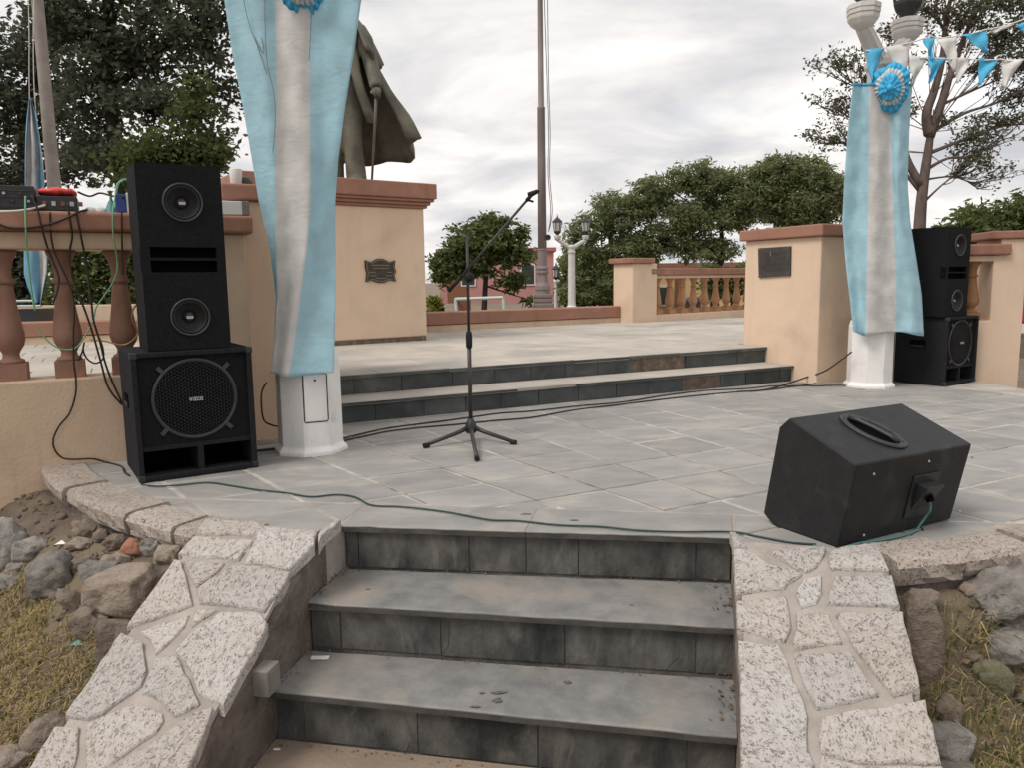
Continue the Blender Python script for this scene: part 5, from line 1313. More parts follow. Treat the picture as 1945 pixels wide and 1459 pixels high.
# ---- central flagpole
fpb = lerp(lwp[2], lwp[3], .60)+Vector((-.13, .42, 0)); fx = D(1031, 585, fpb.y); FB = Vector((fx.x, fpb.y, .45))
fp = thing('flagpole', 'tall dark steel flagpole with ornate stepped base behind the low wall', 'flagpole', FB.to_tuple())
K = fpb.y/FPX
def fz(py): return D(1030, py, fpb.y).z-FB.z
b = MB(); b.box(FB+Vector((0, 0, fz(575)/2-.1)), (40*K, 40*K, fz(575)+.2)); b.build('plinth', 'pole_steel', fp, bevel=.02)
for i, (py0, py1, w) in enumerate(((574.5, 566, 35), (565.5, 558, 36))):
    b = MB(); b.box(FB+Vector((0, 0, (fz(py0)+fz(py1))/2)), (w*K, w*K, fz(py1)-fz(py0))); b.build('base_course', 'pole_steel', fp, bevel=.015)
pr_ = [(14, 558.5), (13.5, 552), (15, 550), (14.5, 543), (11, 536), (9.8, 526), (9.6, 520), (11.5, 519), (11.5, 515), (9.5, 513), (11.5, 511), (11.5, 508), (8.8, 505), (8.6, 475.6), (9.6, 475), (9.6, 473), (8.4, 472)]
b = MB(); b.lathe([(r*K, fz(y)) for r, y in pr_], FB, 20); b.build('pole_foot', 'pole_steel', fp, smooth=False, bevel=.003)
b = MB(); b.lathe([(8.3*K, fz(472.5)), (7.4*K, fz(300)), (7.0*K, fz(207)), (7.2*K, fz(206.5)), (7.2*K, fz(203)), (5.4*K, fz(202)), (4.8*K, fz(0)), (3.5*K, fz(-330)), (.01, fz(-331))], FB, 20); b.build('pole', 'pole_steel', fp, smooth=True)
b = MB(); hp_ = D(1038, 451, fpb.y); b.tube([hp_+Vector((-.02, 0, .01)), hp_+Vector((.03, -.02, 0))], .012, 8); b.lathe([(.02, 0), (.035, .03), (.05, .06), (.046, .062), (.02, .03)], hp_+Vector((.02, -.03, 0)), 12, RX); b.build('horn', 'lantern_black', fp, smooth=True)
for i, (x0, x1) in enumerate(((1034, 1042), (1040, 1045))):
    b = MB(); b.tube(smoothpath([D(x0-2, -120, fpb.y-.1), D(x0, 0, fpb.y-.1), D(x1-3, 150, fpb.y-.1), D(x1, 250, fpb.y-.1), D(x1-1, 330, fpb.y-.1), D(x1+4, 400, fpb.y-.1), D(1042, 440, fpb.y-.1)]), .006, 5); b.build('halyard', 'cable_black', fp)

# ---- left concrete pole with a limp flag
pc0 = D(99, 380, 12.0); PB = Vector((pc0.x+.05, 12.0, -.58)); PT = D(72, 0, 12.0)
cp = thing('concrete_pole', 'grey concrete mast behind the left balustrade', 'pole', PB.to_tuple())
b = MB(); b.lathe([(.125, 0), (.105, 2.0), (.09, 4.0), (.078, 6.4), (.07, 9.5)], PB, 18); b.build('mast', 'pole_concrete', cp, smooth=True)
for i, xo in enumerate((0, 1)):
    b = MB(); b.tube(smoothpath([D(52+14*xo, -60, 11.8), D(55+8*xo, 60, 11.8), D(56+10*xo, 190, 11.8), D(66+14*xo, 300, 11.8), D(70+14*xo, 352, 11.8)]), .006, 5); b.build('rope', 'cable_white', cp)
banner('hanging_flag', 'limp blue and white flag hanging beside the concrete mast', [
    (186, [55, 56, 58, 59], [11.7]*4), (225, [50, 53, 66, 70], [11.7]*4), (258, [48, 51, 70, 74], [11.65, 11.6, 11.7, 11.7]), (300, [47, 49, 74, 79], [11.65, 11.6, 11.7, 11.7]), (350, [47, 49, 72, 84], [11.65, 11.6, 11.7, 11.75]),
    (420, [46, 49, 76, 90], [11.6]*4), (470, [45, 74, 90, 92], [11.6, 11.55, 11.6, 11.65]), (520, [45, 77, 90, 91], [11.6]*4), (545, [52, 78, 84, 86], [11.6]*4), (578, [66, 76, 77, 78], [11.6]*4)],
    nU=30, nV=70, seed=9, m='flag_cloth_far', fold=.05, cat='flag')

# ---- far lamps
fl_d = 31.0
p = D(1086, 585, fl_d)
lamp_post('white twin-lantern lamp post in the park right of the flagpole', Vector((p.x, fl_d, -.58)), math.radians(12), 'park lamp posts', None, .58)
def single_lamp(label, px, d_, top):
    p = D(px, 560, d_); B = Vector((p.x, d_, -.58)); H = D(px, top, d_).z+.58
    t = thing('park_lamp', label, 'lamp post', B.to_tuple(), 0, 'park lamp posts')
    sc = 1.15
    m = MB(); m.lathe([(.16, 0), (.16, .15), (.10, .2), (.08, H-1.2), (.10, H-1.1), (.12, H-1.05), (.06, H-.95)], B, 10); m.build('column', 'lamp_white', t, smooth=False)
    lantern(t, B+Vector((0, 0, H-.97)), sc)
single_lamp('white single-lantern park lamp between flagpole and twin lamp', 1056, 42, 497)
single_lamp('small white park lamp just right of the twin lamp', 1097, 58, 524)

# ---- far buildings
def building(name, label, x0, x1, y, depth, h, wall, wins, roof='roof_grey', rt=.25, doors=(), m_win='window_dark', cat='building'):
    t = thing(name, label, cat, ((x0+x1)/2, y, -.58))
    b = MB(); b.box(((x0+x1)/2, y+depth/2, h/2-.58), (x1-x0, depth, h)); b.build('wall', wall, t)
    b = MB(); b.box(((x0+x1)/2, y+depth/2, h-.58+rt/2+.001), (x1-x0+.4, depth+.4, rt)); b.build('roof', roof, t)
    for wx, wz, ww, wh in wins:
        f = MB(); f.box((wx, y-.04, wz), (ww+.2, .08, wh+.2)); fo = f.build('window', 'white_plastic', t)
        g = MB(); g.box((wx, y-.085, wz), (ww, .02, wh)); g.build('pane', m_win, fo)
    for dx_, dw, dh in doors:
        f = MB(); f.box((dx_, y-.03, dh/2-.58), (dw, .06, dh)); f.build('door', 'door_brown', t)
    return t
pk = lambda px, py, d_: D(px, py, d_)
xa, xb = pk(835, 560, 62).x, pk(1052, 560, 62).x
building('pink_house', 'long pink house wall behind the small park tree', xa, xb, 62, 8, 4.0, 'pink_wall', [(pk(890, 560, 62).x, 1.6, 1.0, 1.5), (pk(1003, 560, 62).x, 1.6, 1.0, 1.5)], 'pink_dark', .3, [(pk(868, 560, 62).x, 1.5, 2.4)])
xa, xb = pk(1225, 560, 46).x, pk(1475, 560, 46).x
building('yellow_house', 'yellow house seen between the far terrace balusters', xa, xb, 46, 8, 2.3, 'yellow_wall', [(pk(1262, 560, 46).x, .1, .7, 1.0), (pk(1345, 560, 46).x, .35, .6, 1.0)], 'terracotta', .3, [(pk(1290, 570, 46).x, .55, 2.1)])
xa = pk(-260, 560, 24).x; xb = pk(250, 560, 24).x
building('white_kiosk', 'pale low building glimpsed through the left tree', xa, pk(75, 560, 34).x, 34, 5, 3.2, 'white_plastic', [(pk(20, 560, 34).x, .9, 1.6, 1.2)], 'roof_grey', .2)
# garden wall with terracotta edge left, glimpsed between balusters
t = thing('garden_wall', 'low yellow garden wall glimpsed between the left balusters', 'wall', (-6.0, 12.9, -.58))
b = MB(); b.box((-6.2, 13.0, .09), (4.6, .3, 1.35)); b.build('wall_body', 'stucco', t, bevel=.01)
# teal counter / stall between the first balusters
q0 = D(36, 600, 12.6); q1 = D(104, 600, 12.6)
t = thing('park_counter', 'dark glass counter with pale rails seen between the two left balusters', 'counter', ((q0.x+q1.x)/2, 12.3, -.58))
b = MB(); b.box(((q0.x+q1.x)/2, 12.4, .08), (q1.x-q0.x, .5, 1.3)); b.build('cabinet', 'window_dark', t)
for z in (.78, .86):
    b = MB(); b.tube([Vector((q0.x-.1, 12.1, z)), Vector((q1.x+.1, 12.1, z))], .02, 6); b.build('rail', 'frame_teal', t)
# swing-like frame
t = thing('swing_frame', 'pale teal tubular play frame in front of the pink house', 'play frame', D(912, 590, 26).to_tuple())
fa = [D(870, 592, 26), D(865, 568, 26), D(955, 565, 26), D(961, 592, 26)]
fa[0].z = fa[3].z = -.58
b = MB(); b.tube([fa[0], fa[1]], .05, 8); b.build('leg', 'frame_teal', t); b = MB(); b.tube([fa[3], fa[2]], .05, 8); b.build('leg', 'frame_teal', t)
b = MB(); b.tube([fa[1]+Vector((0, 1.0, -.0)), Vector((fa[0].x, 28, -.58))], .05, 8); b.build('leg', 'frame_teal', t)
b = MB(); b.tube([fa[1], fa[2]], .055, 8); b.build('top_bar', 'frame_teal', t); b = MB(); b.tube([fa[1], fa[1]+Vector((0, 1.05, 0))], .05, 8); b.build('top_bar', 'frame_teal', t)
b = MB(); b.box(D(879, 582, 26.4), (.55, .04, .7)); b.build('panel', 'door_brown', t)
# dark bin between the far balusters
p = D(1316, 590, 19); t = thing('waste_bin', 'dark waste bin glimpsed between the far terrace balusters', 'bin', (p.x, 19, -.58))
b = MB(); b.lathe([(.16, 0), (.20, .3), (.20, 1.05), (.22, 1.06), (.22, 1.12), (.14, 1.2)], (p.x, 19, -.58), 12); b.build('bin_body', 'lantern_black', t)
# bicycle-like sliver at the right edge: red cloth over a low wall far off
p = D(1936, 585, 17); t = thing('red_jacket', 'crimson jacket hanging on a rail at the right edge of the picture', 'jacket', (p.x, 17, -.58))
zt_, zb_ = D(1936, 553, 17).z, D(1936, 614, 17).z
b = MB(); rows = []
for i in range(9):
    f = i/8; z = zt_+(zb_-zt_)*f; w = .13+.09*min(1, f*5)+.03*f+.012*math.sin(f*9)
    rows.append([Vector((p.x+.06+w*math.cos(a)*(1+.06*math.sin(a*5+f*4)), 17+(.05+.03*f)*math.sin(a)*(1+.25*math.sin(a*7+f*3)), z)) for a in [2*PI*q/20 for q in range(20)]])
b.loft(rows[::-1]); b.build('jacket_body', 'magenta_cloth', t, smooth=True)
for sg in (-1, 1):
    b = MB(); b.tube([(p.x+.06+sg*.17, 17, zt_-.03), (p.x+.06+sg*.27, 16.98, zt_-.25), (p.x+.06+sg*.28, 16.96, zt_-.52)], [.055, .06, .05], 8); b.build('sleeve', 'magenta_cloth', t, smooth=True)
b = MB(); z = D(1936, 550, 17).z; b.tube([(p.x-.6, 17, z), (p.x+2.5, 17, z)], .02, 6); b.tube([(p.x+.25, 17, -.58), (p.x+.25, 17, z)], .025, 6); b.build('rail', 'pole_concrete', t)
b = MB(); b.box((9.5, 15.2, -.35), (6, .25, .5)); o = b.build('kerb_wall', 'rubble'); tag(o, 'low rough stone edging beyond the right pier', 'wall')
b = MB(); b.box((10.5, 19.5, -.35), (9, .3, .9)); o = b.build('garden_ledge', 'white_plastic'); tag(o, 'pale low ledge behind the crimson jacket', 'wall')

# ================================================================== TREES
def leaves(npts, centers, size, asp=.5, droop=.0, rs=None, flat=.5):
    """centers (n,3) array of leaf positions -> (n,4,3) quads of random facing"""
    n = len(centers)
    d = rs.normal(size=(n, 3)); d[:, 2] = d[:, 2]*flat-droop; d /= np.linalg.norm(d, axis=1)[:, None]
    u = rs.normal(size=(n, 3)); w = np.cross(d, u); w /= np.linalg.norm(w, axis=1)[:, None]
    s = size*rs.uniform(.65, 1.35, size=(n, 1))
    a = centers; tip = a+d*s; mid = a+d*s*.45
    return np.stack([a, mid+w*s*asp*.5, tip, mid-w*s*asp*.5], axis=1)
def tree(name, label, base, trunk, clumps, nl, size, lm, bark, tr, seed, sub=14, sd=.22, asp=.5, droop=0, group=None, shell=.55, twig=3, extra_paths=(), cat='tree', flat=.6, br=.42, ends=None, nend=0):
    rs = np.random.RandomState(seed); t = thing(name, label, cat, tuple(base), 0, group)
    b = MB(); tp = [Vector(base)]+[Vector(q) for q in trunk]
    b.tube(smoothpath(tp, 4), [tr*(1-.6*i/(4*(len(tp)-1))) for i in range(4*(len(tp)-1)+1)], 9)
    top = tp[-1]; pts = []
    tot = sum(c[1]*c[2]*c[3] for c in clumps)
    for c, rx, ry, rz in clumps:
        c = Vector(c); k = int(max(0, min(len(tp)-1, 1+round((c.z-tp[0].z)/(max(.1, top.z-tp[0].z))*(len(tp)-1)*.6)))); st = tp[min(k, len(tp)-1)]
        mid = lerp(st, c, .5)+Vector((rs.uniform(-.12, .12)*rx, rs.uniform(-.1, .1)*ry, -.1*rz))
        r0 = tr*br; b.tube(smoothpath([st, mid, c], 3), [r0*(1-.75*i/6) for i in range(7)], 6)
        ns = max(4, int(sub*(.4+.6*rx*ry*rz/tot*len(clumps))))
        subs = []
        for q in range(ns):
            v = rs.normal(size=3); v /= np.linalg.norm(v); rad = rs.uniform(shell, 1.0)
            sc_ = np.array(c)+v*rad*np.array([rx, ry, rz]); subs.append(sc_)
            if q < twig*4:
                e_ = Vector(sc_); b.tube([lerp(mid, c, .7), lerp(c, e_, .5)+Vector((0, 0, -.06*rz)), e_], [r0*.28, r0*.16, r0*.05], 4)
        nq = int(nl*(rx*ry*rz/tot))
        subs = np.array(subs); idx = rs.randint(0, len(subs), nq)
        sp_ = sd*np.array([rx, ry, rz*.8]); pts.append(subs[idx]+rs.normal(size=(nq, 3))*sp_)
    for path, r0, r1 in extra_paths:
        pth = smoothpath(path, 4); b.tube(pth, [r0+(r1-r0)*i/(len(pth)-1) for i in range(len(pth))], 6)
    b.build('trunk', bark, t, smooth=True)
    if ends is not None:
        en = np.array(ends); ix = rs.randint(0, len(en), nend); pts.append(en[ix]+rs.normal(size=(nend, 3))*np.array([.13, .13, .09]))
    pts = np.concatenate(pts)
    quads_object('crown', leaves(len(pts), pts, size, asp, droop, rs, flat), lm, t)
    return t
def cl(px, py, d_, rx, rz, ry=None): q = D(px, py, d_); return ((q.x, q.y, q.z), rx, ry or rx*.8, rz)
GZ = -.58
# big dark trees at left
d_ = 17.0; bx = D(235, 300, d_)
tree('broadleaf_tree', 'large dark leafy tree filling the sky behind the left loudspeaker', (bx.x, d_, GZ), [(bx.x+.05, d_, 1.6), (bx.x-.1, d_+.1, 3.2), (bx.x-.2, d_, 5.2), (bx.x, d_, 7.5)],
     [cl(255, 120, d_, 1.3, 1.0), cl(160, 60, d_, 1.2, .9), cl(340, 60, d_-.5, 1.2, 1.0), cl(395, 170, d_, .8, .75), cl(300, 210, d_-.6, 1.1, .7), cl(170, 200, d_, 1.1, .8), cl(400, 30, d_, .9, .8), cl(250, -60, d_, 1.6, 1.0), cl(380, -90, d_, 1.3, .9), cl(415, 260, d_, .5, .4), cl(140, 270, d_+.5, 1.0, .6), cl(120, -70, d_, 1.4, .9), cl(250, 300, d_, 1.4, .5)],
     22000, .15, 'leaf_dark', 'bark_dark', .24, 3, sub=46, sd=.15, asp=.5, br=.28, twig=6, shell=.3, group='trees behind the left balustrade')
d2 = 21.0; bx = D(55, 300, d2)
tree('broadleaf_tree', 'dark leafy tree behind the concrete mast at the left edge', (bx.x, d2, GZ), [(bx.x, d2, 1.6), (bx.x-.2, d2, 3.4), (bx.x-.1, d2, 5.6)],
     [cl(70, 90, d2, 1.2, 1.1), cl(15, 190, d2, 1.3, 1.0), cl(60, 260, d2, 1.2, .8), cl(-60, 120, d2, 1.5, 1.4), cl(20, 330, d2, 1.2, .6), cl(110, 170, d2, 1.0, .9), cl(130, 320, d2, 1.3, .6), cl(95, 20, d2, .9, .6), cl(-80, 300, d2, 1.3, .9)],
     12000, .17, 'leaf_dark_b', 'bark_dark', .24, 5, sub=40, sd=.15, br=.3, twig=6, shell=.3, group='trees behind the left balustrade')
d3 = 14.5; bx = D(340, 350, d3)
tree('small_tree', 'lighter green small tree just above the left loudspeaker', (bx.x, d3, GZ), [(bx.x, d3, .8), (bx.x+.1, d3, 1.9), (bx.x, d3, 2.8)],
     [cl(340, 285, d3, .75, .38), cl(400, 270, d3, .5, .35), cl(280, 300, d3, .6, .3), cl(375, 200, d3, .45, .45), cl(420, 310, d3, .4, .25), cl(300, 340, d3, .8, .4)],
     5200, .13, 'leaf_light', 'bark_dark', .1, 7, sub=16, sd=.3, group='trees behind the left balustrade')
# hedge behind the left balustrade
def hedge(label, x0, x1, y, z0, z1, n, size, lm, seed, th=.6):
    rs = np.random.RandomState(seed); t = thing('hedge', label, 'hedge', ((x0+x1)/2, y, GZ))
    c = np.stack([rs.uniform(x0, x1, n), y+rs.normal(size=n)*th*.4, z0+(z1-z0)*rs.uniform(0, 1, n)**.8], axis=1)
    c[:, 2] += .12*np.sin(c[:, 0]*4+seed)
    b = MB(); 
    for i in range(7):
        xx = x0+(x1-x0)*(i+.5)/7; b.tube([(xx, y, GZ), (xx+.1, y+.05, (z0+z1)/2), (xx, y, z1-.1)], [.04, .03, .01], 5)
    b.build('stems', 'bark_dark', t); quads_object('foliage', leaves(n, c, size, .55, 0, rs), lm, t)
hx0, hx1 = D(85, 500, 13.6).x, D(470, 500, 13.6).x
hedge('dense dark hedge seen between the left balusters', hx0, hx1, 13.7, .55, 2.05, 9000, .13, 'leaf_olive', 21)
hedge('dark shrubs behind the counter at the far left', D(-60, 500, 15).x, D(60, 500, 15).x, 15.2, -.2, 2.2, 4000, .15, 'leaf_dark', 22)
# small park tree in front of the pink house
d4 = 34.0; bx = D(918, 570, d4)
tree('park_tree', 'round green park tree in front of the pink house', (bx.x, d4, GZ), [(bx.x+.1, d4, .9), (bx.x+.2, d4, 1.9), (bx.x+.2, d4, 2.9)],
     [cl(915, 455, d4, 1.6, .75), cl(860, 490, d4, 1.1, .7), cl(975, 480, d4, .95, .8), cl(935, 425, d4, .9, .45), cl(850, 525, d4, .75, .45), cl(972, 535, d4, .75, .5), cl(905, 505, d4, 1.0, .45), cl(990, 440, d4, .5, .5), cl(835, 500, d4, .55, .6), cl(1008, 570, d4, .45, .25)],
     11500, .25, 'leaf_olive', 'bark_dark', .14, 9, sub=30, sd=.18, br=.4, twig=5, shell=.35, asp=.42, droop=.25, group='park trees behind the terrace')
# feathery trees right of the flagpole
d5 = 40.0
for i, (lab, bpx, cls, nl) in enumerate((
    ('feathery green tree behind the twin park lamp', 1150, [cl(1130, 430, d5, 1.3, .9), cl(1180, 400, d5, 1.6, 1.1), cl(1110, 490, d5, 1.3, 1.1), cl(1150, 540, d5, 1.6, 1.0), cl(1230, 380, d5, 1.3, .9), cl(1200, 470, d5, 1.7, 1.3), cl(1085, 540, d5, .7, .7), cl(1085, 455, d5, .7, .6)], 11000),
    ('widest feathery green tree rising over the far balustrade', 1360, [cl(1260, 350, d5, 1.5, .8), cl(1330, 340, d5, 1.6, .9), cl(1290, 420, d5, 1.9, 1.2), cl(1380, 400, d5, 1.8, 1.2), cl(1350, 350, d5, 1.4, .8), cl(1400, 350, d5, 1.3, .9), cl(1340, 470, d5, 1.9, .8), cl(1250, 460, d5, 1.5, .8)], 13000),
    ('feathery green tree left of the draped right lamp', 1500, [cl(1470, 340, d5-1, 1.6, 1.0), cl(1530, 335, d5-1, 1.5, 1.0), cl(1510, 400, d5-1, 1.9, 1.1), cl(1440, 390, d5-1, 1.4, 1.0), cl(1580, 380, d5-1, 1.4, 1.2), cl(1450, 320, d5-1, 1.0, .5), cl(1600, 350, d5-1, 1.0, .8), cl(1490, 310, d5-1, 1.0, .5)], 12000))):
    bp = D(bpx, 560, d5); tree('feathery_tree', lab, (bp.x, d5, GZ), [(bp.x-.1, d5, 1.0), (bp.x+.3, d5, 2.3), (bp.x+.1, d5, 4.2)], cls, int(nl*1.7), .27, 'leaf_feather', 'bark_dark', .22, 30+i, sub=60, sd=.14, asp=.28, droop=.3, br=.3, twig=5, shell=.4, group='park trees behind the terrace')
# tall sparse tree at right
d6 = 24.0
def T6(x, y, dd=0): q = D(x, y, d6+dd); return (q.x, q.y, q.z)
bp = D(1742, 560, d6)
branches = [([T6(1748, 350), T6(1722, 300), T6(1712, 240), T6(1722, 170), T6(1700, 90)], .13, .03), ([T6(1765, 255), T6(1760, 215), T6(1775, 170), T6(1790, 110), T6(1800, 20), T6(1830, -80)], .16, .04), ([T6(1765, 260), T6(1790, 190), T6(1812, 120), T6(1850, 30), T6(1900, -60)], .15, .03),
            ([T6(1770, 250), T6(1830, 215), T6(1890, 195), T6(1960, 160)], .07, .015), ([T6(1765, 290), T6(1830, 265), T6(1900, 240), T6(1960, 235)], .07, .015), ([T6(1762, 320), T6(1800, 300), T6(1850, 295), T6(1900, 260)], .06, .012), ([T6(1800, 150), T6(1860, 120), T6(1930, 70)], .06, .012), ([T6(1785, 200), T6(1850, 170), T6(1945, 130)], .06, .012),
            ([T6(1722, 300), T6(1700, 240), T6(1660, 190), T6(1610, 150)], .07, .015), ([T6(1712, 250), T6(1660, 240), T6(1600, 215)], .05, .012), ([T6(1745, 360), T6(1690, 300), T6(1620, 275), T6(1570, 270)], .06, .012), ([T6(1815, 110), T6(1790, 50), T6(1740, 0)], .06, .015), ([T6(1760, 340), T6(1810, 335), T6(1850, 350)], .04, .01), ([T6(1758, 380), T6(1790, 350), T6(1830, 320)], .04, .01)]
rs6 = np.random.RandomState(6); tw = []
for pth, r0, r1 in branches:                         # fine twigs fanning up and out from every limb
    fp_ = smoothpath(pth, 6)
    for q in range(13):
        k_ = rs6.randint(len(fp_)//3, len(fp_)-1); st = fp_[k_]; dr = (fp_[min(k_+1, len(fp_)-1)]-fp_[k_-1]).normalized()
        dr = (dr+Vector((rs6.uniform(-.5, .8), rs6.uniform(-.6, .6), rs6.uniform(-.15, .7)))).normalized(); ln6 = rs6.uniform(.5, 1.5)
        m6 = st+dr*ln6*.5+Vector((0, 0, rs6.uniform(-.1, .05))); e6 = st+dr*ln6+Vector((rs6.uniform(-.1, .1), 0, rs6.uniform(-.05, .2)))
        tw.append(([st, m6, e6], .022, .006))
        for w_ in range(2): tw.append(([m6, lerp(m6, e6, .5)+Vector((rs6.uniform(-.15, .15), 0, rs6.uniform(0, .15))), e6+Vector((rs6.uniform(-.4, .4), rs6.uniform(-.3, .3), rs6.uniform(-.05, .35)))], .012, .004))
branches = branches+tw; tips6 = [tuple(q_[0][-1]) for q_ in tw if rs6.rand() < .6]
tree('tall_tree', 'tall sparse tree with bare spreading branches behind the right loudspeakers', (bp.x, d6, GZ), [T6(1744, 480), T6(1750, 380), T6(1762, 290), T6(1768, 250)],
     [cl(1605, 120, d6, .55, .4), cl(1600, 190, d6, .45, .3), cl(1578, 265, d6, .5, .4), cl(1625, 280, d6, .4, .3), cl(1640, 150, d6, .5, .5), cl(1700, 60, d6, .6, .4), cl(1830, 30, d6, 1.0, .6), cl(1900, 70, d6, 1.0, .5), cl(1860, 130, d6, .9, .35), cl(1930, 180, d6, .8, .4), cl(1900, 230, d6, .8, .3), cl(1850, 260, d6, .7, .3), cl(1950, 120, d6, .7, .5), cl(1760, 20, d6, .7, .4), cl(1820, 330, d6, .5, .2), cl(1960, 20, d6, .9, .6), cl(1790, 230, d6, .5, .4), cl(1900, 0, d6, 1.1, .4)],
     8000, .115, 'leaf_grey', 'bark', .23, 41, sub=40, sd=.13, asp=.5, twig=3, shell=.1, extra_paths=branches, br=.07, ends=tips6, nend=6500)
d7 = 34.0; bp = D(1890, 560, d7)
tree('park_tree', 'dark green tree low at the right edge behind the pier cap', (bp.x, d7, GZ), [(bp.x, d7, 1.0), (bp.x, d7, 2.2), (bp.x, d7, 3.2)],
     [cl(1850, 420, d7, 1.2, .5), cl(1910, 405, d7, 1.3, .7), cl(1950, 400, d7, 1.0, .9), cl(1880, 450, d7, 1.6, .7), cl(1800, 435, d7, .7, .3), cl(1960, 470, d7, 1.2, .8), cl(1940, 375, d7, .5, .3), cl(1900, 500, d7, 1.4, .8)],
     8000, .32, 'leaf_olive', 'bark_dark', .16, 43, sub=16, sd=.28, asp=.35, droop=.2, group='park trees behind the terrace')
hedge('yellow-green shrub behind the low wall beside the pedestal', D(815, 580, 22).x, D(838, 580, 22).x, 22, -.3, .75, 700, .12, 'leaf_yellow', 51, .3)
hedge('dark understory shrubs behind the twin park lamp', D(1065, 560, 44).x, D(1240, 560, 44).x, 44, -.4, 2.2, 6000, .35, 'leaf_olive', 52, 1.2)
hedge('creeper foliage in front of the yellow house', D(1330, 560, 30).x, D(1420, 560, 30).x, 30, .3, 1.5, 900, .25, 'leaf_olive', 53, .5)
hedge('row of dark shrubs closing the view at the far right', D(1930, 560, 40).x, D(2150, 560, 40).x, 40, -.4, 2.0, 3500, .35, 'leaf_dark', 54, 1.0)
hedge('row of distant dark shrubs far behind the left tree', D(-300, 560, 46).x, D(420, 560, 46).x, 46, -.4, 2.6, 6000, .5, 'leaf_dark_b', 55, 1.5)

hedge('long row of distant shrubs beyond the right lawn', 30, 75, 58, -.5, 2.6, 9000, .55, 'leaf_dark', 56, 1.6)
hedge('long row of distant shrubs beyond the left lawn', -75, -27, 58, -.5, 2.6, 9000, .55, 'leaf_dark', 57, 1.6)

# ================================================================== ROCKS
import bmesh
def rock(label, px, py, w, h, m, seed, sink=.3, dep=1.0, rz=0.0, ang_=.5, rough=.16, group=None, name='boulder', boxy=.85):
    p = on_terrain(px, py+h*.35); k = (p-CAM).dot(FWD)/FPX
    rx, rzv = w*k/2, h*k/2*1.08; ry = rx*.8*dep
    bm = bmesh.new(); bmesh.ops.create_icosphere(bm, subdivisions=4, radius=1.0)
    for v in bm.verts:
        n_ = v.co.normalized()
        d1 = noise.noise(n_*1.1+Vector((seed*3.7, 0, 0)))*.34*ang_*2+noise.noise(n_*2.6+Vector((0, seed*2.1, 0)))*rough*1.5+noise.noise(n_*6+Vector((0, 0, seed)))*rough*.6+noise.noise(n_*13+Vector((0, seed, seed)))*.03
        # facet: flatten against a few random planes
        bx_ = Vector([math.copysign(abs(q)**boxy, q) for q in n_]); co = bx_*(1+d1)
        for q in range(5):
            a = Vector((noise.noise(Vector((seed, q*1.7, 0))), noise.noise(Vector((q*2.3, seed, 4))), noise.noise(Vector((seed, 7, q*1.1))))).normalized()
            e_ = co.dot(a)-.80
            if e_ > 0: co -= a*e_*.75
        bs_ = .62+.38*boxy; v.co = Vector((co.x*rx, co.y*ry, co.z*rzv))*bs_
    me = bpy.data.meshes.new(name); bm.to_mesh(me); bm.free(); me.polygons.foreach_set('use_smooth', [True]*len(me.polygons)); me.materials.append(MATS[m])
    o = bpy.data.objects.new(name, me); COL.objects.link(o)
    c = D(px, py, p.y+ry*.25); o.location = c; o.rotation_euler = (0, 0, rz)
    tag(o, label, 'stone', group); return o
gL = 'stones bedded in the bank left of the steps'; gR = 'stones bedded in the bank right of the steps'
rock('large flat-topped tan boulder touching the left side wall', 240, 1118, 150, 100, 'rock_tan', 1, dep=.9, group=gL, rough=.09, boxy=.66)
rock('large round grey boulder above the left grass', 92, 1092, 98, 76, 'rock_grey', 2.3, group=gL)
rock('big grey boulder cut by the left edge of the picture', 12, 1045, 100, 100, 'rock_grey', 3.1, group=gL)
rock('wedge-shaped grey stone beside the big boulder at the left edge', 52, 1047, 66, 46, 'rock_grey', 4.9, group=gL)
rock('small oval grey stone in front of the left edge boulder', 30, 1082, 42, 30, 'rock_grey', 5.3, group=gL)
rock('pale flat stone lying at the left edge above the grass', 10, 1110, 90, 36, 'rock_grey', 6.1, group=gL)
rock('dark grey slanting stone left of the tan boulder', 190, 1090, 78, 56, 'rock_grey', 7.7, group=gL)
rock('upright brownish stone on the grass edge below the dark slanting stone', 136, 1142, 44, 54, 'rock_brown', 8.2, group=gL)
rock('dark brown stone under the front of the tan boulder', 172, 1182, 74, 62, 'rock_brown', 9.4, group=gL)
rock('small brick-red stone under the coping', 250, 1045, 44, 40, 'rock_red', 10.2, group=gL, rough=.06)
rock('rounded grey-brown stone left of the red stone', 219, 1032, 40, 32, 'rock_brown', 11.8, group=gL)
rock('rounded grey stone right of the red stone', 288, 1042, 46, 40, 'rock_grey', 12.6, group=gL)
rock('rounded tan stone wedged against the left wall top', 318, 1055, 58, 46, 'rock_tan', 13.1, group=gL)
rock('small egg-shaped brown stone below the coping', 191, 1020, 36, 28, 'rock_brown', 14.7, group=gL)
rock('angular brown stone directly under the coping shadow', 160, 1008, 50, 36, 'rock_brown', 15.5, group=gL)
rock('flat sliver of tan stone below the angular brown stone', 153, 1033, 52, 22, 'rock_tan', 16.3, group=gL)
rock('pale pebble-like stone between red and tan boulders', 230, 1066, 38, 32, 'rock_tan', 17.9, group=gL)
rock('lumpy brown stone in the dirt above the slanting stone', 165, 1072, 52, 34, 'rock_brown', 18.4, group=gL)
rock('small tan stone at the top of the slanting stone', 205, 1064, 30, 20, 'rock_tan', 19.6, group=gL)
rock('tall brown stone leaning on the outer face of the left wall', 222, 1240, 100, 150, 'rock_brown', 20.8, group=gL, rough=.1, dep=.7)
rock('low stone at the outer foot of the left wall', 92, 1395, 100, 70, 'rock_brown', 21.5, group=gL)
rock('pale stone in the bottom left corner', 10, 1452, 110, 46, 'rock_tan', 22.9, group=gL)
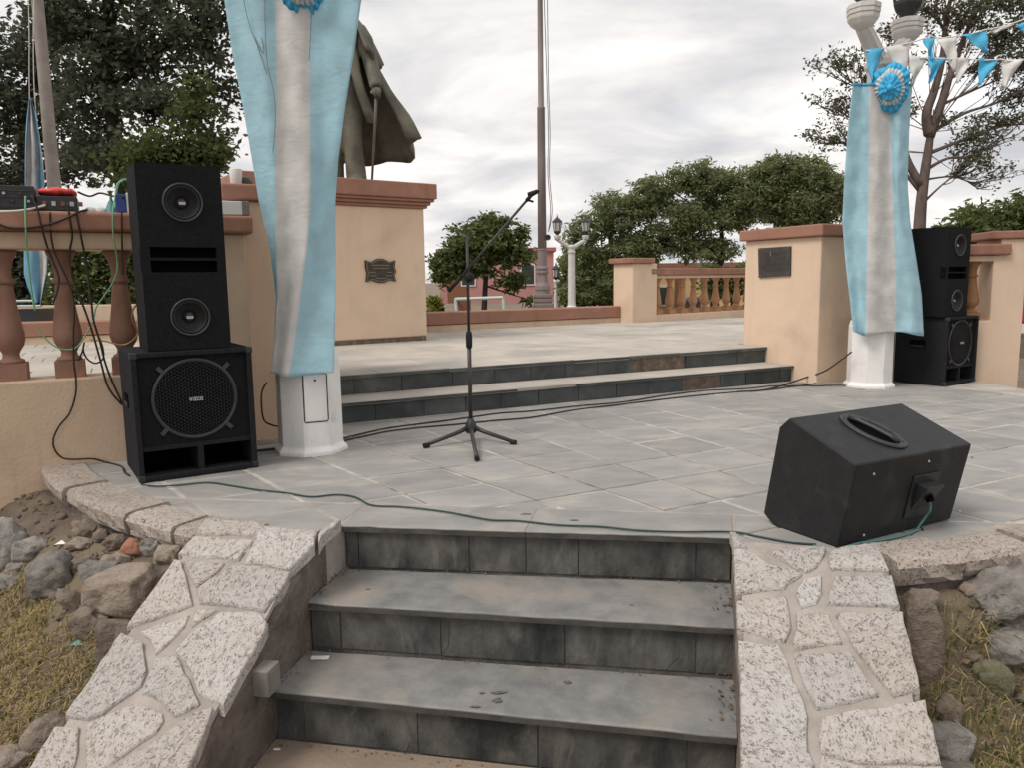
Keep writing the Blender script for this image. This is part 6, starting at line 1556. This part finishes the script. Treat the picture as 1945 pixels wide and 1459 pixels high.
rock('long upright stone along the outer face of the right wall', 1748, 1215, 84, 190, 'rock_brown', 31.2, group=gR, rough=.1, dep=.8)
rock('rounded stone above the long upright stone by the right wall', 1750, 1150, 62, 60, 'rock_brown', 32.4, group=gR)
rock('big hollowed grey boulder under the right coping', 1915, 1140, 175, 110, 'rock_grey', 33.3, group=gR, rough=.25)
rock('smooth flat grey boulder in front of the hollowed one', 1925, 1228, 160, 76, 'rock_grey', 34.6, group=gR, rough=.06)
rock('mossy greenish stone in the weeds right of the steps', 1885, 1285, 74, 70, 'rock_moss', 35.1, group=gR)
rock('dark stone between weeds and right wall foot', 1800, 1355, 60, 56, 'rock_brown', 36.7, group=gR)
rock('smooth grey stone at the foot of the right wall near the bottom edge', 1800, 1415, 105, 96, 'rock_grey', 37.2, group=gR, rough=.07)
rock('stone half out of frame below the smooth grey one', 1800, 1480, 120, 60, 'rock_grey', 38.8, group=gR)
rock('small brown stone in the dirt under the right coping', 1840, 1120, 46, 26, 'rock_brown', 39.9, group=gR)

# ================================================================== GRASS AND LITTER
def outside_wall(x, y):
    p = Vector((x, y, 0)); wl_ = (p-WLF[0]).dot(WLF[2]); wr_ = (p-WRF[0]).dot(WRF[2])
    if wl_ > .56: return -1
    if wr_ > .56: return 1
    return 0
def grass(name, label, n, side, lm, seed, h=(.03, .09), rng=None, dmin=.35, patch=1.5):
    rs = np.random.RandomState(seed); Q = []
    tries = 0
    while len(Q) < n and tries < n*14:
        tries += 1
        x = rs.uniform(*rng[0]); y = rs.uniform(*rng[1])
        if outside_wall(x, y) != side: continue
        d = math.hypot(x-CC[0], y-CC[1])-CR
        if d < dmin*(.6+.8*abs(noise.noise(Vector((x*2.3, y*2.3, seed))))): continue
        if noise.noise(Vector((x*patch, y*patch, seed*1.3))) < rs.uniform(-.9, .1)-.15: continue
        z = terr(x, y); L_ = rs.uniform(*h); a = rs.uniform(0, 2*PI); lean = rs.uniform(.6, 2.4); w = rs.uniform(.0014, .0032)
        dx_, dy_ = math.cos(a), math.sin(a)
        b0 = (x-dy_*w, y+dx_*w, z-.004); b1 = (x+dy_*w, y-dx_*w, z-.004)
        mx_, my_, mz_ = x+dx_*L_*.45*lean*.5, y+dy_*L_*.45*lean*.5, z+L_*.55
        tx, ty, tz = x+dx_*L_*lean*.8, y+dy_*L_*lean*.8, z+L_*max(.12, 1-.36*lean)
        Q.append((b0, b1, (mx_+dy_*w*.8, my_-dx_*w*.8, mz_), (mx_-dy_*w*.8, my_+dx_*w*.8, mz_)))
        Q.append(((mx_-dy_*w*.8, my_+dx_*w*.8, mz_), (mx_+dy_*w*.8, my_-dx_*w*.8, mz_), (tx+dy_*.0004, ty-dx_*.0004, tz), (tx, ty, tz)))
    o = quads_object(name, np.array(Q), lm); tag(o, label, 'grass', kind='stuff'); return o
LR = ((-4.2, -1.2), (1.5, 4.4)); RR = ((1.1, 3.4), (1.3, 3.4))
grass('dry_grass', 'short dry yellow lawn grass left of the steps', 100000, -1, 'grass_dry', 3, (.018, .05), LR, .42)
grass('green_grass', 'sparse green blades among the dry lawn left of the steps', 20000, -1, 'grass_green', 5, (.018, .05), LR, .40, 2.2)
grass('dry_grass', 'dry yellow grass right of the steps', 34000, 1, 'grass_dry', 7, (.025, .085), RR, .10)
grass('green_grass', 'green weeds growing between the stones right of the steps', 14000, 1, 'grass_green', 9, (.03, .12), RR, .05, 2.8)
# dry leaves, twigs and chips
rs = np.random.RandomState(77); Q = []
def chip(p, s):
    a = rs.uniform(0, 2*PI); d1 = np.array([math.cos(a), math.sin(a), rs.uniform(-.2, .5)])*s; d2 = np.array([-math.sin(a), math.cos(a), rs.uniform(-.3, .6)])*s*rs.uniform(.2, .6); q = np.array(p)
    Q.append([q, q+d1*.5+d2, q+d1, q+d1*.5-d2*.8])
for i in range(190):                                # along the ends of the treads, both sides
    k = rs.randint(0, 3); side = rs.rand() < .7
    a, c, z = edges[k]; zz = (-.2, -.4, -.6)[k]
    e_ = edges[k][1] if side else edges[k][0]
    q = Vector((e_.x, e_.y, zz)); inn = (edges[k][0]-edges[k][1]).normalized()*(1 if side else -1)
    q = q+inn*abs(rs.normal()*.035)+sd2*rs.uniform(-.02, .30); q.z = zz+.004+rs.uniform(0, .006)
    chip(q, rs.uniform(.005, .02))
for i in range(240):                                # along riser feet
    k = rs.randint(0, 3); a, c, z = edges[k]; f = rs.rand(); q = lerp(a, c, f)+sd2*abs(rs.normal()*.012); q.z = (-.2, -.4, -.6)[k]+.005; chip(q, rs.uniform(.003, .012))
for i in range(900):                                # on the banks
    if rs.rand() < .6: x, y = rs.uniform(-3.6, -1.4), rs.uniform(1.8, 4.3)
    else: x, y = rs.uniform(1.3, 2.8), rs.uniform(1.7, 3.2)
    if outside_wall(x, y) == 0 or math.hypot(x-CC[0], y-CC[1]) < CR+.02: continue
    chip((x, y, terr(x, y)+.012), rs.uniform(.008, .035))
o = quads_object('leaf_litter', np.array(Q), 'dry_leaf'); tag(o, 'dry leaves and chips scattered on steps and banks', 'litter', kind='stuff')
b = MB(); rp = np.random.RandomState(12); cnt = 0
while cnt < 380:
    if rp.rand() < .7: x, y = rp.uniform(-3.4, -1.3), rp.uniform(2.2, 4.4)
    else: x, y = rp.uniform(1.3, 2.6), rp.uniform(1.8, 3.1)
    dd_ = math.hypot(x-CC[0], y-CC[1])-CR
    if outside_wall(x, y) == 0 or dd_ < .02 or dd_ > .46*(1 if x < 0 else .8): continue
    cnt += 1; r = rp.uniform(.004, .012) if rp.rand() < .85 else rp.uniform(.014, .028)
    b.sphere((x, y, terr(x, y)+r*.2), (r*rp.uniform(.8, 1.5), r*rp.uniform(.8, 1.4), r*rp.uniform(.5, .9)), 6, 4)
o = b.build('gravel', 'rock_brown', smooth=True); tag(o, 'small pebbles and clods on the dirt banks', 'gravel', kind='stuff')
# dark prints left on the treads and cracks in the risers
def stain(px, py, z, rx, ry, sd_):
    rs_ = np.random.RandomState(sd_); c = G(px, py, z+.0022); b = MB(); n_ = 14
    pts = [c+Vector((math.cos(2*PI*q/n_)*rx*rs_.uniform(.55, 1.1), math.sin(2*PI*q/n_)*ry*rs_.uniform(.5, 1.1), 0)) for q in range(n_)]
    b.prism(pts, (0, 0, .0006)); b.build('stain', 'dark_stain', steps)
for k_, a_ in enumerate(((948, 1316, -.4, .038, .010), (945, 1331, -.4, .020, .018), (903, 1343, -.4, .022, .008), (1079, 1297, -.4, .018, .012), (915, 1317, -.4, .012, .006), (1000, 977, 0, .03, .012), (1090, 989, 0, .026, .012), (700, 1120, -.2, .012, .006), (1200, 1150, -.2, .010, .006))): stain(*a_, 100+k_)
def rcrack(pts, k):
    a, c, z = edges[k]; p0 = Vector((a.x, a.y, 0))-sd2*.0245; nn_ = sd2
    b = MB(); b.tube(smoothpath([PLN(x, y, p0, nn_) for x, y in pts], 4), .0016, 5); b.build('crack', 'crack_dark', steps)
rcrack(((852, 1180), (853, 1205), (851, 1228), (843, 1238), (838, 1258)), 1); rcrack(((880, 1085), (886, 1078), (891, 1066)), 0); rcrack(((760, 1440), (772, 1428), (778, 1412)), 2); rcrack(((1265, 1275), (1275, 1262), (1290, 1250)), 1)
# small box on the left stair wall
A, d, n = WLF
c0 = PLN(490, 1288, A+n*-.0, n); t = thing('step_light', 'small grey box light fixed to the inner face of the left stair wall', 'step light', c0.to_tuple())
R3 = Matrix(((d.x, -n.x, 0), (d.y, -n.y, 0), (0, 0, 1)))
b = MB(); b.box(c0-n*.02, (.085, .085, .095), R3); b.build('housing', 'box_grey', t, bevel=.004)
b = MB(); b.box(c0-n*.062+Vector((0, 0, 0)), (.06, .006, .07), R3); b.build('cover', 'box_grey', t, bevel=.002)
# leaf litter singles that catch the eye on the lawn and the steps
for lab, px, py, m, s in (('small pale green leaf on the left lawn', 147, 1232, 'cable_teal', .035), ('white scrap of paper on the left dirt bank', 115, 1040, 'paper_white', .03)):
    p = on_terrain(px, py); b = MB(); b.add([p+Vector((-s, 0, .012)), p+Vector((0, -s*.5, .02)), p+Vector((s, 0, .015)), p+Vector((0, s*.5, .03))], [(0, 1, 2, 3)]); o = b.build('leaf' if 'leaf' in lab else 'paper_scrap', m); so = o.modifiers.new('solid', 'SOLIDIFY'); so.thickness = .002; tag(o, lab, 'leaf' if 'leaf' in lab else 'paper')
for lab, px, py, z, s in (('white paper scrap at the left end of the middle tread', 608, 1250, -.395, .035), ('white cigarette end at the foot of the lowest riser', 526, 1424, -.595, .012)):
    p = G(px, py, z); b = MB(); b.box(p, (s*2, s*.7, .004)); o = b.build('paper_scrap', 'paper_white'); tag(o, lab, 'paper')
